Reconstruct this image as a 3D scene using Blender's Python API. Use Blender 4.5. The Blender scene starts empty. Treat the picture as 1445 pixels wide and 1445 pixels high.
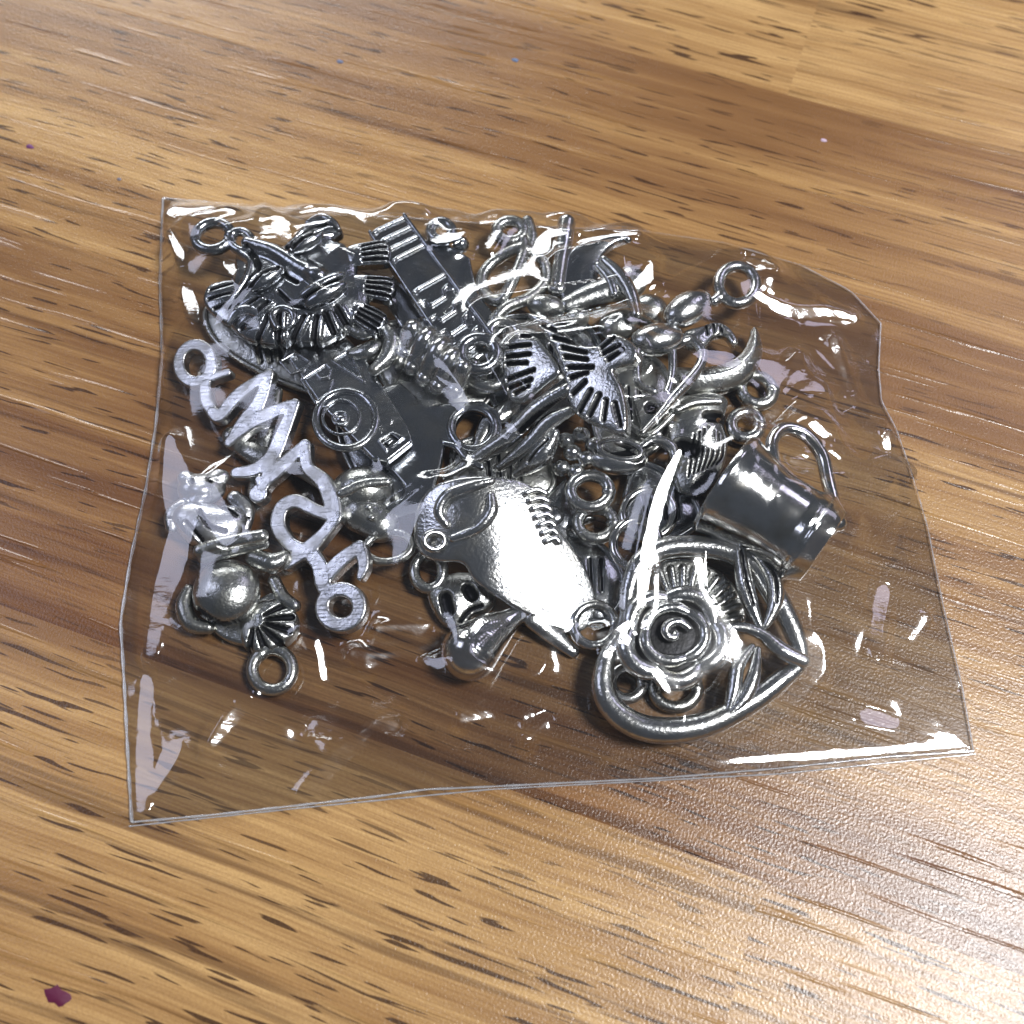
import bpy, math, random
import numpy as np
from mathutils import Matrix, Vector
random.seed(7); RNG = np.random.default_rng(11)
sc = bpy.context.scene
COL = sc.collection
MM = 0.001
# ------------------------------------------------------------------ camera
PITCH = math.radians(67.0); FOV = math.radians(50.0); DIST = 135.0; HALF = 722.5
FPX = HALF / math.tan(FOV / 2)
CAM = np.array([0.0, -DIST * math.cos(PITCH), DIST * math.sin(PITCH)])
FWD = np.array([0, math.cos(PITCH), -math.sin(PITCH)]); UPV = np.array([0, math.sin(PITCH), math.cos(PITCH)])
cd = bpy.data.cameras.new('camera'); cam = bpy.data.objects.new('camera', cd); COL.objects.link(cam)
cam.location = Vector(CAM * MM); cam.rotation_euler = (math.pi / 2 - PITCH, 0, 0)
cd.sensor_width = 36; cd.sensor_fit = 'HORIZONTAL'; cd.angle = FOV
cd.clip_start = 0.005; cd.clip_end = 20
cd.dof.use_dof = True; cd.dof.focus_distance = 0.132; cd.dof.aperture_fstop = 26
sc.camera = cam
# ------------------------------------------------------------------ light (indoor: lamps over the table)
LAMP_A = np.array([385., -70., 740.]); LAMP_B = np.array([-190., 660., 300.]); LAMP_C = np.array([-341., 118., 400.]); LAMP_D = np.array([345., 330., 420.])
w = bpy.data.worlds.new('World'); sc.world = w; w.use_nodes = True
bg = w.node_tree.nodes['Background']; bg.inputs[0].default_value = (0.47, 0.53, 0.63, 1); bg.inputs[1].default_value = 0.155
def area(name, p, sx, sy, watt, col, shape='RECTANGLE'):
    l = bpy.data.lights.new(name, 'AREA'); l.shape = shape; l.size = sx * MM; l.size_y = sy * MM
    l.energy = watt; l.color = col
    o = bpy.data.objects.new(name, l); COL.objects.link(o); o.location = Vector(p * MM)
    o.rotation_euler = (-Vector(p)).to_track_quat('-Z', 'Y').to_euler()
area('ceiling_lamp', LAMP_A, 210, 210, 9.8, (0.98, 0.985, 1.0), 'DISK')
area('strip_lamp', LAMP_B, 420, 130, 2.6, (0.96, 0.98, 1.0))
area('window_light', LAMP_C, 170, 170, 0.36, (0.74, 0.78, 1.0))
area('added_lilac_light', LAMP_D, 150, 150, 0.30, (0.80, 0.76, 1.0))  # extra lamp with no known source, added for lilac reflections on the film's right
# ------------------------------------------------------------------ render
sc.view_settings.view_transform = 'Standard'; sc.view_settings.look = 'None'
sc.view_settings.exposure = 0.0; sc.view_settings.gamma = 1.0; sc.view_settings.use_curve_mapping = False
cy = sc.cycles
cy.max_bounces = 10; cy.transparent_max_bounces = 24; cy.glossy_bounces = 6; cy.diffuse_bounces = 3
cy.caustics_reflective = False; cy.caustics_refractive = False; cy.sample_clamp_indirect = 6
cy.use_denoising = True
# ------------------------------------------------------------------ photo pixel -> place
def ray(px, py):
    return FWD + (px - HALF) / FPX * np.array([1., 0, 0]) - (py - HALF) / FPX * UPV
def table(px, py, z=0.0):
    d = ray(px, py); return CAM + d * ((z - CAM[2]) / d[2])
def mirror_slope(p, lamp):            # slopes (dz/dx, dz/dy) of a face at p that mirrors the lamp to the camera
    a = lamp - p; a = a / np.linalg.norm(a); b = CAM - p; b = b / np.linalg.norm(b)
    h = a + b; return (-h[0] / h[2], -h[1] / h[2])
def spline(pts, closed=False, n=8):
    P = np.array(pts, float); m = len(P)
    if m < 3: return P
    out = []
    for i in range(m if closed else m - 1):
        if closed: a, b, c, d = P[(i - 1) % m], P[i], P[(i + 1) % m], P[(i + 2) % m]
        else: a, b, c, d = P[max(i - 1, 0)], P[i], P[i + 1], P[min(i + 2, m - 1)]
        for t in np.arange(n) / n:
            out.append(.5 * (2 * b + (c - a) * t + (2 * a - 5 * b + 4 * c - d) * t * t + (3 * b - a - 3 * c + d) * t ** 3))
    if not closed: out.append(P[-1])
    return np.array(out)
# ------------------------------------------------------------------ materials
def mat(name):
    m = bpy.data.materials.new(name); m.use_nodes = True; nt = m.node_tree; nt.nodes.clear()
    return m, nt
def N(nt, t, **kw):
    n = nt.nodes.new(t)
    for k, v in kw.items():
        if k.startswith('i_'): n.inputs[k[2:].replace('_', ' ')].default_value = v
        else: setattr(n, k, v)
    return n
def ramp(nt, src, stops, interp='LINEAR'):
    r = N(nt, 'ShaderNodeValToRGB'); e = r.color_ramp.elements; r.color_ramp.interpolation = interp
    while len(e) < len(stops): e.new(0.5)
    for q, (p, c) in zip(e, stops): q.position = p; q.color = c if len(c) == 4 else (*c, 1)
    nt.links.new(src, r.inputs[0]); return r.outputs[0]
def math_(nt, op, a, b=None, c=None):
    n = N(nt, 'ShaderNodeMath', operation=op)
    for i, v in enumerate((a, b, c)):
        if v is None: continue
        if isinstance(v, (int, float)): n.inputs[i].default_value = v
        else: nt.links.new(v, n.inputs[i])
    return n.outputs[0]
def mixc(nt, f, a, b, mode='MIX'):
    n = N(nt, 'ShaderNodeMix', data_type='RGBA', blend_type=mode)
    for i, v in ((0, f), (6, a), (7, b)):
        if isinstance(v, (int, float)): n.inputs[i].default_value = v
        elif isinstance(v, tuple): n.inputs[i].default_value = v if len(v) == 4 else (*v, 1)
        else: nt.links.new(v, n.inputs[i])
    return n.outputs[2]
def metal(name, col, rough, tex=0.5, brushed=False):
    m, nt = mat(name); L = nt.links.new
    out = N(nt, 'ShaderNodeOutputMaterial'); p = N(nt, 'ShaderNodeBsdfPrincipled'); L(p.outputs[0], out.inputs[0])
    p.inputs['Metallic'].default_value = 1
    tc = N(nt, 'ShaderNodeTexCoord'); g = tc.outputs['Object']
    n1 = N(nt, 'ShaderNodeTexNoise'); L(g, n1.inputs['Vector']); n1.inputs['Scale'].default_value = 420; n1.inputs['Detail'].default_value = 5
    n2 = N(nt, 'ShaderNodeTexNoise'); L(g, n2.inputs['Vector']); n2.inputs['Scale'].default_value = 2600; n2.inputs['Detail'].default_value = 3
    at = N(nt, 'ShaderNodeAttribute', attribute_name='patina')
    stain = ramp(nt, n1.outputs[0], [(0.40, (0, 0, 0)), (0.75, (1, 1, 1))])
    c = mixc(nt, stain, tuple(col), tuple(x * y for x, y in zip(col, (0.62, 0.60, 0.54))))
    c = mixc(nt, at.outputs['Fac'], c, (0.012, 0.012, 0.014))
    L(c, p.inputs['Base Color'])
    r = math_(nt, 'MULTIPLY_ADD', n1.outputs[0], 0.30, rough - 0.13)
    r = math_(nt, 'MULTIPLY_ADD', at.outputs['Fac'], 0.25, r)
    L(r, p.inputs['Roughness'])
    b = N(nt, 'ShaderNodeBump'); b.inputs['Strength'].default_value = tex; b.inputs['Distance'].default_value = 0.00008
    hmix = math_(nt, 'ADD', n2.outputs[0], math_(nt, 'MULTIPLY', n1.outputs[0], 0.5))
    if brushed:
        mp = N(nt, 'ShaderNodeMapping'); mp.inputs['Scale'].default_value = (300, 3500, 800); mp.inputs['Rotation'].default_value = (0, 0, .6)
        L(g, mp.inputs[0]); n3 = N(nt, 'ShaderNodeTexNoise'); n3.inputs['Scale'].default_value = 1; L(mp.outputs[0], n3.inputs['Vector'])
        hmix = math_(nt, 'ADD', hmix, n3.outputs[0])
    L(hmix, b.inputs['Height']); L(b.outputs[0], p.inputs['Normal'])
    return m
M_SIL = metal('antique_silver', (0.68, 0.69, 0.69), 0.19, 0.6)
M_PEW = metal('dull_pewter', (0.54, 0.55, 0.535), 0.25, 0.8)
M_FLAT = metal('flat_stamped_silver', (0.66, 0.67, 0.69), 0.27, 0.5, True)
M_DARK = metal('dark_nickel', (0.46, 0.48, 0.51), 0.18, 0.5)
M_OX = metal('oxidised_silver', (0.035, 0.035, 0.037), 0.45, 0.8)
M_BRI = metal('bright_silver', (0.78, 0.78, 0.77), 0.12, 0.15)
# ------------------------------------------------------------------ table
def wood():
    m, nt = mat('oak_laminate'); L = nt.links.new
    out = N(nt, 'ShaderNodeOutputMaterial'); p = N(nt, 'ShaderNodeBsdfPrincipled'); L(p.outputs[0], out.inputs[0])
    tc = N(nt, 'ShaderNodeTexCoord'); mp = N(nt, 'ShaderNodeMapping'); L(tc.outputs['Object'], mp.inputs[0])
    a, b = table(0, 1180), table(700, 1405); a2, b2 = table(60, 128), table(420, 222)
    ang = .5 * (math.atan2(b[1] - a[1], b[0] - a[0]) + math.atan2(b2[1] - a2[1], b2[0] - a2[0])) - math.radians(2.5)
    mp.inputs['Rotation'].default_value = (0, 0, -ang); mp.inputs['Scale'].default_value = (1000, 1000, 1000)   # -> mm, x along the grain
    # slow waver of the grain
    wv = N(nt, 'ShaderNodeTexNoise'); wv.inputs['Scale'].default_value = 0.016; wv.inputs['Detail'].default_value = 2; L(mp.outputs[0], wv.inputs['Vector'])
    sep = N(nt, 'ShaderNodeSeparateXYZ'); L(mp.outputs[0], sep.inputs[0])
    u = sep.outputs[0]; v0 = sep.outputs[1]
    v = math_(nt, 'ADD', v0, math_(nt, 'MULTIPLY_ADD', wv.outputs[0], 3.0, -1.5))
    # printed strips with staggered ends
    ca, sa = math.cos(-ang), math.sin(-ang)
    def uv(px, py):
        q = table(px, py); return (ca * q[0] - sa * q[1], sa * q[0] + ca * q[1])
    top = .5 * (uv(760, 45)[1] + uv(1300, 180)[1]); low = .5 * (uv(700, 1118)[1] + uv(1097, 1240)[1])
    W = top - low
    sv = math_(nt, 'DIVIDE', math_(nt, 'SUBTRACT', v0, low), W)
    row = math_(nt, 'FLOOR', sv)
    off = math_(nt, 'MULTIPLY', math_(nt, 'SUBTRACT', row, 1.0), 217.0)
    su = math_(nt, 'DIVIDE', math_(nt, 'ADD', math_(nt, 'SUBTRACT', u, uv(1136, 60)[0]), off), 410.0)
    colm = math_(nt, 'FLOOR', su)
    cid = N(nt, 'ShaderNodeCombineXYZ'); L(row, cid.inputs[0]); L(colm, cid.inputs[1])
    wn = N(nt, 'ShaderNodeTexWhiteNoise', noise_dimensions='2D'); L(cid.outputs[0], wn.inputs['Vector'])
    shift = math_(nt, 'MULTIPLY', wn.outputs['Value'], 700.0)
    def aniso(fu, fv, detail=2.0, rough=.5, dist=0.0):
        c = N(nt, 'ShaderNodeCombineXYZ')
        L(math_(nt, 'MULTIPLY', math_(nt, 'ADD', u, shift), fu), c.inputs[0]); L(math_(nt, 'MULTIPLY', v, fv), c.inputs[1]); L(math_(nt, 'MULTIPLY', row, 5.3), c.inputs[2])
        n = N(nt, 'ShaderNodeTexNoise'); n.inputs['Scale'].default_value = 1; n.inputs['Detail'].default_value = detail; n.inputs['Roughness'].default_value = rough
        n.inputs['Distortion'].default_value = dist; L(c.outputs[0], n.inputs['Vector']); return n.outputs[0]
    broad = aniso(0.006, 0.045, 3, .55); band = aniso(0.012, 0.30, 4, .6, .3); fine = aniso(0.06, 3.2, 3, .6)
    line = aniso(0.011, 0.50, 4, .6, .15); dash = aniso(0.135, 1.75, 1, .35); dash2 = aniso(0.05, 1.3, 2, .5); pore = aniso(0.16, 4.2, 1, .5)
    t = math_(nt, 'ADD', math_(nt, 'MULTIPLY', broad, 0.62), math_(nt, 'MULTIPLY', band, 0.38))
    t = math_(nt, 'ADD', t, math_(nt, 'MULTIPLY_ADD', wn.outputs['Value'], 0.07, -0.035))
    c = ramp(nt, t, [(0.34, (0.130, 0.060, 0.023)), (0.44, (0.205, 0.104, 0.040)), (0.52, (0.335, 0.190, 0.072)), (0.63, (0.51, 0.320, 0.132))])
    c = mixc(nt, math_(nt, 'MULTIPLY', ramp(nt, fine, [(0.35, (1, 1, 1)), (0.60, (0, 0, 0))]), 0.5), c, (0.17, 0.078, 0.028))
    lm = ramp(nt, line, [(0.34, (1, 1, 1)), (0.44, (0, 0, 0))])
    c = mixc(nt, math_(nt, 'MULTIPLY', lm, 0.62), c, (0.080, 0.036, 0.015))
    dm = ramp(nt, dash, [(0.325, (1, 1, 1)), (0.355, (0, 0, 0))])
    dm2 = ramp(nt, dash2, [(0.28, (1, 1, 1)), (0.35, (0, 0, 0))])
    zone = ramp(nt, aniso(0.010, 0.030, 1), [(0.36, (0.35, 0.35, 0.35)), (0.52, (1, 1, 1))])
    da = math_(nt, 'MULTIPLY', math_(nt, 'MAXIMUM', dm, dm2), zone)
    c = mixc(nt, math_(nt, 'MULTIPLY', da, 0.92), c, (0.040, 0.018, 0.009))
    sp = N(nt, 'ShaderNodeTexNoise'); sp.inputs['Scale'].default_value = 3.0; sp.inputs['Detail'].default_value = 2; L(mp.outputs[0], sp.inputs['Vector'])
    c = mixc(nt, math_(nt, 'MULTIPLY', ramp(nt, sp.outputs[0], [(0.42, (1, 1, 1)), (0.58, (0, 0, 0))]), 0.16), c, (0.16, 0.08, 0.03))
    # the printed strip round the bag runs out into red-brown heartwood along its lower edge
    wob = math_(nt, 'MULTIPLY_ADD', band, 0.5, -0.25)
    hw_ = ramp(nt, math_(nt, 'ADD', sv, wob), [(0.0, (1, 1, 1)), (0.40, (0, 0, 0))])
    hw_ = math_(nt, 'MULTIPLY', hw_, math_(nt, 'COMPARE', row, 0.0, 0.1))
    c = mixc(nt, math_(nt, 'MULTIPLY', hw_, 0.95), c, mixc(nt, 1.0, c, (0.50, 0.38, 0.33), 'MULTIPLY'))
    L(c, p.inputs['Base Color'])
    rn = N(nt, 'ShaderNodeTexNoise'); rn.inputs['Scale'].default_value = 0.05; rn.inputs['Detail'].default_value = 3; L(mp.outputs[0], rn.inputs['Vector'])
    rough0 = math_(nt, 'MULTIPLY_ADD', rn.outputs[0], 0.12, 0.20)
    p.inputs['Specular IOR Level'].default_value = 0.52
    lea = N(nt, 'ShaderNodeTexNoise'); lea.inputs['Scale'].default_value = 3.3; lea.inputs['Detail'].default_value = 3; lea.inputs['Distortion'].default_value = .1; L(mp.outputs[0], lea.inputs['Vector'])
    groove = ramp(nt, aniso(0.04, 0.95, 1, .4), [(0.27, (1, 1, 1)), (0.36, (0, 0, 0))])
    L(math_(nt, 'MULTIPLY_ADD', groove, -0.08, rough0), p.inputs['Roughness'])
    hgt = math_(nt, 'ADD', math_(nt, 'MULTIPLY', lea.outputs[0], 0.50), math_(nt, 'MULTIPLY', groove, 0.9))
    hgt = math_(nt, 'ADD', hgt, math_(nt, 'MULTIPLY', pore, 0.15))
    bp = N(nt, 'ShaderNodeBump'); bp.inputs['Strength'].default_value = 0.55; bp.inputs['Distance'].default_value = 0.00022
    L(hgt, bp.inputs['Height']); L(bp.outputs[0], p.inputs['Normal'])
    return m
def mesh_obj(name, verts, faces, material, parent=None, smooth=True):
    me = bpy.data.meshes.new(name); me.from_pydata([tuple(v) for v in verts], [], [tuple(f) for f in faces])
    if smooth: me.polygons.foreach_set('use_smooth', [True] * len(me.polygons))
    me.materials.append(material); me.update()
    o = bpy.data.objects.new(name, me); COL.objects.link(o)
    if parent: o.parent = parent
    return o
X0, X1, Y0, Y1, TH = -.75, .75, -.45, .55, .025
tb = mesh_obj('table_top', [(x, y, z) for z in (0, -TH) for x, y in ((X0, Y0), (X1, Y0), (X1, Y1), (X0, Y1))],
              [(0, 1, 2, 3), (7, 6, 5, 4), (0, 4, 5, 1), (1, 5, 6, 2), (2, 6, 7, 3), (3, 7, 4, 0)], wood(), smooth=False)
tb['kind'] = 'structure'
# ------------------------------------------------------------------ cast metal: signed distance fields turned into meshes
OBST = []
def surface_nets(F, o, h):
    ins = F < 0
    cnt = np.zeros(tuple(s - 1 for s in F.shape), np.uint8)
    for a in (0, 1):
        for b in (0, 1):
            for c in (0, 1):
                cnt += ins[a:a + cnt.shape[0], b:b + cnt.shape[1], c:c + cnt.shape[2]]
    I, J, K = np.nonzero((cnt > 0) & (cnt < 8))
    idx = np.full(cnt.shape, -1, np.int64); idx[I, J, K] = np.arange(len(I))
    acc = np.zeros((len(I), 3)); num = np.zeros(len(I))
    cor = [(a, b, c) for a in (0, 1) for b in (0, 1) for c in (0, 1)]
    val = {q: F[I + q[0], J + q[1], K + q[2]] for q in cor}
    for q in cor:
        for ax in range(3):
            if q[ax]: continue
            r = list(q); r[ax] = 1; r = tuple(r)
            fa, fb = val[q], val[r]; s = (fa < 0) != (fb < 0)
            t = np.where(s, fa / np.where(s, fa - fb, 1), 0)
            p = np.array(q, float)[None, :].repeat(len(I), 0); p[:, ax] += t
            acc[s] += p[s]; num[s] += 1
    V = (np.stack([I, J, K], 1) + acc / num[:, None]) * h + o
    quads = []
    for ax in range(3):
        A = np.take(ins, range(F.shape[ax] - 1), ax); B = np.take(ins, range(1, F.shape[ax]), ax)
        e = np.argwhere(A != B); u, v = [(1, 2), (2, 0), (0, 1)][ax]
        e = e[(e[:, u] > 0) & (e[:, v] > 0) & (e[:, u] < F.shape[u] - 1) & (e[:, v] < F.shape[v] - 1)]
        def cell(du, dv):
            c = e.copy(); c[:, u] -= du; c[:, v] -= dv; return idx[c[:, 0], c[:, 1], c[:, 2]]
        q = np.stack([cell(1, 1), cell(0, 1), cell(0, 0), cell(1, 0)], 1)
        flip = ~ins[e[:, 0], e[:, 1], e[:, 2]]
        q[flip] = q[flip][:, ::-1]; quads.append(q)
    return V, np.concatenate(quads), (I, J, K)
def seg_dist(X, Y, P, R, Zc):
    best = None
    for i in range(len(P) - 1):
        ax, ay = P[i, :2]; bx, by = P[i + 1, :2]; dx, dy = bx - ax, by - ay; L2 = dx * dx + dy * dy + 1e-9
        t = np.clip(((X - ax) * dx + (Y - ay) * dy) / L2, 0, 1)
        d = np.hypot(X - ax - t * dx, Y - ay - t * dy); r = R[i] + (R[i + 1] - R[i]) * t; z = Zc[i] + (Zc[i + 1] - Zc[i]) * t
        if best is None: best, bd, br, bz = d - r, d, r, z
        else:
            m = d - r < best
            best = np.where(m, d - r, best); bd = np.where(m, d, bd); br = np.where(m, r, br); bz = np.where(m, z, bz)
    return bd, br, bz
def poly_sd(X, Y, P):
    d = np.full(np.broadcast(X, Y).shape, 1e18); s = np.ones(d.shape)
    n = len(P)
    for i in range(n):
        a, b = P[i], P[i - 1]; ex, ey = b[0] - a[0], b[1] - a[1]; wx, wy = X - a[0], Y - a[1]
        t = np.clip((wx * ex + wy * ey) / (ex * ex + ey * ey + 1e-12), 0, 1)
        d = np.minimum(d, (wx - ex * t) ** 2 + (wy - ey * t) ** 2)
        c1 = Y >= a[1]; c2 = Y < b[1]; c3 = ex * wy > ey * wx
        s = np.where((c1 & c2 & c3) | (~c1 & ~c2 & ~c3), -s, s)
    return s * np.sqrt(d)
class Charm:
    def __init__(self, name, label, cat, c, h, slope=(0, 0), group=None, m=None):
        self.p0 = table(c[0], c[1], h); self.m = m or M_SIL
        n = np.array([-slope[0], -slope[1], 1.0]); self.n = n / np.linalg.norm(n)
        u = np.array([1, 0, 0]) - self.n * self.n[0]; self.u = u / np.linalg.norm(u); self.v = np.cross(self.n, self.u)
        e = bpy.data.objects.new(name, None); COL.objects.link(e); e.empty_display_size = .003
        R = Matrix((self.u, self.v, self.n)).transposed().to_4x4()
        e.matrix_world = Matrix.Translation(Vector(self.p0 * MM)) @ R
        e['label'] = label; e['category'] = cat
        if group: e['group'] = group
        self.e = e; self.zmin = 9; self.parts = []
        a, b = self.to((c[0] + 30, c[1])), self.to((c[0] - 30, c[1])); self.s = math.dist(a, b) / 60
    def to(self, q):
        d = ray(q[0], q[1]); t = np.dot(self.p0 - CAM, self.n) / np.dot(d, self.n); w_ = CAM + d * t - self.p0
        return (float(np.dot(w_, self.u)), float(np.dot(w_, self.v)))
    def part(self, name, res=.15, k=2.0, m=None, label=None, parent=None):
        return Sdf(self, name, res, k, m or self.m, label, parent)
    def world(self, V): return self.p0 + V[:, :1] * self.u + V[:, 1:2] * self.v + V[:, 2:3] * self.n
    def done(self):                      # lift the charm if it would dip into the table, then note its shape for the film
        W = [self.world(v) for v in self.parts]; lo = min(v[:, 2].min() for v in W); up = max(0, .25 - lo)
        self.e.location.z += up * MM
        for v in W: v[:, 2] += up; OBST.append(v)
class Sdf:
    def __init__(self, ch, name, res, k, m, label, parent):
        self.ch, self.name, self.res, self.k, self.m, self.label, self.parent = ch, name, res, k, m, label, parent
        self.ops = []; self.lo = np.full(3, 1e9); self.hi = -self.lo
    def _add(self, f, P, r, z0, z1, cut, k):
        if not cut:
            P = np.array(P)[:, :2]
            self.lo = np.minimum(self.lo, [*(P.min(0) - r), z0]); self.hi = np.maximum(self.hi, [*(P.max(0) + r), z1])
        self.ops.append((f, cut, (self.k if k is None else k) * self.ch.s)); return self
    def _pts(self, pts, r, z, closed, sm):
        s = self.ch.s; Q = []
        for i, q in enumerate(pts):
            rr = r[i] if isinstance(r, (list, tuple)) else r
            zz = q[2] if len(q) > 2 else (z if z is not None else rr)
            Q.append((*self.ch.to(q), rr * s, zz * s))
        Q = spline(Q, closed) if sm else np.array(Q)
        if closed: Q = np.vstack([Q, Q[:1]])
        return Q
    def line(self, pts, r, z=None, k=None, closed=False, sm=True, cut=False, fl=1.0):
        Q = self._pts(pts, r, z, closed, sm); R = np.abs(Q[:, 2]); Z = Q[:, 3]
        def f(X, Y, Zg):
            d, rr, zc = seg_dist(X[:, :, 0], Y[:, :, 0], Q, R, Z)
            return np.sqrt(d[..., None] ** 2 + ((Zg - zc[..., None]) / fl) ** 2) - rr[..., None]
        return self._add(f, Q, R.max(), (Z - R * fl).min(), (Z + R * fl).max(), cut, k)
    def groove(self, pts, r, z=None, depth=None, sm=True, dark=1.0):   # carved line that follows the relief, black oxide left in it
        Q = self._pts(pts, r, 0, False, sm); R = Q[:, 2]; s = self.ch.s; dp = (depth if depth is not None else 1.15 * (r if not isinstance(r, (list, tuple)) else max(r))) * s
        def f(X, Y, Z):
            d, rr, _ = seg_dist(X[:, :, 0], Y[:, :, 0], Q, R, Q[:, 3]); return np.maximum(0, 1 - (d / (rr * 1.15)) ** 2)[..., None]
        self.ops.append((f, 'relief', (dp, dark))); return self
    def ridge(self, pts, r, hgt=None, sm=True): return self.groove(pts, r, None, -(hgt if hgt is not None else r), sm, 0.0)
    def bar(self, pts, r, z0, z1, rnd=2.0, k=None, closed=False, sm=True, cut=False):
        s = self.ch.s; Q = self._pts(pts, r, 0, closed, sm); R = Q[:, 2]; rn = rnd * s
        def f(X, Y, Z):
            d, rr, _ = seg_dist(X[:, :, 0], Y[:, :, 0], Q, R, Q[:, 3]); return self._ext((d - rr)[..., None], Z, z0 * s, z1 * s, rn)
        return self._add(f, Q, R.max(), z0 * s, z1 * s, cut, k)
    def _ext(self, d2, Z, z0, z1, rn):
        a = d2 + rn; b = np.abs(Z - .5 * (z0 + z1)) - .5 * (z1 - z0) + rn
        return np.minimum(np.maximum(a, b), 0) + np.sqrt(np.maximum(a, 0) ** 2 + np.maximum(b, 0) ** 2) - rn
    def poly(self, pts, z0, z1, rnd=2.0, sm=False, dome=0, dw=12., k=None, cut=False, bend=None):
        s = self.ch.s; P = np.array([self.ch.to(q) for q in pts]); P = spline(P, True, 6) if sm else P
        def f(X, Y, Z):
            d = poly_sd(X[:, :, 0], Y[:, :, 0], P)[..., None]
            zt = z1 * s + dome * s * (1 - np.exp(np.minimum(d, 0) / (dw * s)))
            if bend: Z = Z + bend[1] / s * np.maximum(0, self.ch.to((bend[0], bend[2]))[0] - X) ** 2
            return self._ext(d, Z, z0 * s, zt, rnd * s)
        if bend: drop = bend[1] / s * max(0, self.ch.to((bend[0], bend[2]))[0] - P[:, 0].min()) ** 2; self.lo[2] = min(self.lo[2], z0 * s - drop)
        return self._add(f, P, 0, z0 * s, (z1 + dome) * s, cut, k)
    def blob(self, c, rx, ry, rz, z=None, ang=0, k=None, cut=False):
        s = self.ch.s; cx, cy_ = self.ch.to(c); z = (rz if z is None else z) * s; A = math.radians(-ang); ca, sa = math.cos(A), math.sin(A)
        rx, ry, rz = rx * s, ry * s, rz * s
        def f(X, Y, Z):
            x = (X - cx) * ca + (Y - cy_) * sa; y = -(X - cx) * sa + (Y - cy_) * ca; q = Z - z
            k0 = np.sqrt((x / rx) ** 2 + (y / ry) ** 2 + (q / rz) ** 2); k1 = np.sqrt((x / rx ** 2) ** 2 + (y / ry ** 2) ** 2 + (q / rz ** 2) ** 2) + 1e-6
            return k0 * (k0 - 1) / k1
        return self._add(f, [(cx, cy_)], max(rx, ry), z - rz, z + rz, cut, k)
    def ring(self, c, R, r, z=None, ry=None, ang=0, lean=(0, 0), k=None, fl=1.0, n=14):
        ry = R if ry is None else ry; z = r if z is None else z; A = math.radians(ang); pts = []
        for i in range(n):
            t = 2 * math.pi * i / n; x, y = R * math.cos(t), ry * math.sin(t); dx, dy = x * math.cos(A) - y * math.sin(A), x * math.sin(A) + y * math.cos(A)
            pts.append((c[0] + dx, c[1] + dy, z + lean[0] * dx + lean[1] * dy))
        return self.line(pts, r, None, k, True, fl=fl)
    def revolve(self, p0, p1, prof, z, k=None, cut=False):
        s = self.ch.s; a = np.array(self.ch.to(p0)); b = np.array(self.ch.to(p1)); L = np.linalg.norm(b - a); d = (b - a) / L
        T = np.array([q[0] for q in prof]); R = np.array([q[1] for q in prof]) * s; zc = z * s
        def f(X, Y, Z):
            t = ((X - a[0]) * d[0] + (Y - a[1]) * d[1]) / L; o_ = -(X - a[0]) * d[1] + (Y - a[1]) * d[0]
            rad = np.sqrt(o_ ** 2 + (Z - zc) ** 2) - np.interp(t, T, R)
            cap = np.maximum(-t, t - 1) * L
            return np.maximum(rad * .92, cap)
        return self._add(f, [a, b], R.max(), zc - R.max(), zc + R.max(), cut, k)
    def build(self):
        h = self.res; lo = self.lo - 2.5 * h; n = np.ceil((self.hi - self.lo) / h).astype(int) + 6
        X = (lo[0] + h * np.arange(n[0]))[:, None, None]; Y = (lo[1] + h * np.arange(n[1]))[None, :, None]; Z = (lo[2] + h * np.arange(n[2]))[None, None, :]
        F = None; pat = None
        for f, cut, k in self.ops:
            d = np.broadcast_to(f(X, Y, Z), tuple(n))
            if cut == 'relief':
                F = F + k[0] * d
                if k[1] > 0: g = np.clip((d - .12) * 2.2, 0, 1) * k[1]; pat = g.copy() if pat is None else np.maximum(pat, g)
                continue
            if F is None: F = d.copy(); continue
            k = max(k, 1e-4)
            if cut:
                g = np.clip((-d - F + k) / (2 * k), 0, 1); pat = g.copy() if pat is None else np.maximum(pat, g)
                hh = np.clip(.5 - .5 * (F + d) / k, 0, 1); F = F * (1 - hh) - d * hh + k * hh * (1 - hh)
            else:
                hh = np.clip(.5 + .5 * (F - d) / k, 0, 1); F = F * (1 - hh) + d * hh - k * hh * (1 - hh)
        V, Q, (I, J, K) = surface_nets(F, lo, h)
        me = bpy.data.meshes.new(self.name)
        me.vertices.add(len(V)); me.vertices.foreach_set('co', (V * MM).astype(np.float32).ravel())
        me.loops.add(Q.size); me.loops.foreach_set('vertex_index', Q.ravel().astype(np.int32))
        me.polygons.add(len(Q)); me.polygons.foreach_set('loop_start', (np.arange(len(Q)) * 4).astype(np.int32))
        me.update(calc_edges=True)
        me.polygons.foreach_set('use_smooth', np.ones(len(Q), bool))
        at = me.attributes.new('patina', 'FLOAT', 'POINT')
        at.data.foreach_set('value', (pat[I, J, K] if pat is not None else np.zeros(len(V))).astype(np.float32))
        me.materials.append(self.m); me.validate(); me.update()
        o = bpy.data.objects.new(self.name, me); COL.objects.link(o); o.parent = self.parent or self.ch.e
        if self.label: o['label'] = self.label
        self.ch.parts.append(V); return o
# ------------------------------------------------------------------ the charms (outlines in photo pixels on each charm's own plane)
def slope_to(c, h, lamp, f=1.0):
    a = mirror_slope(table(c[0], c[1], h), lamp); return (a[0] * f, a[1] * f)
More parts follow.
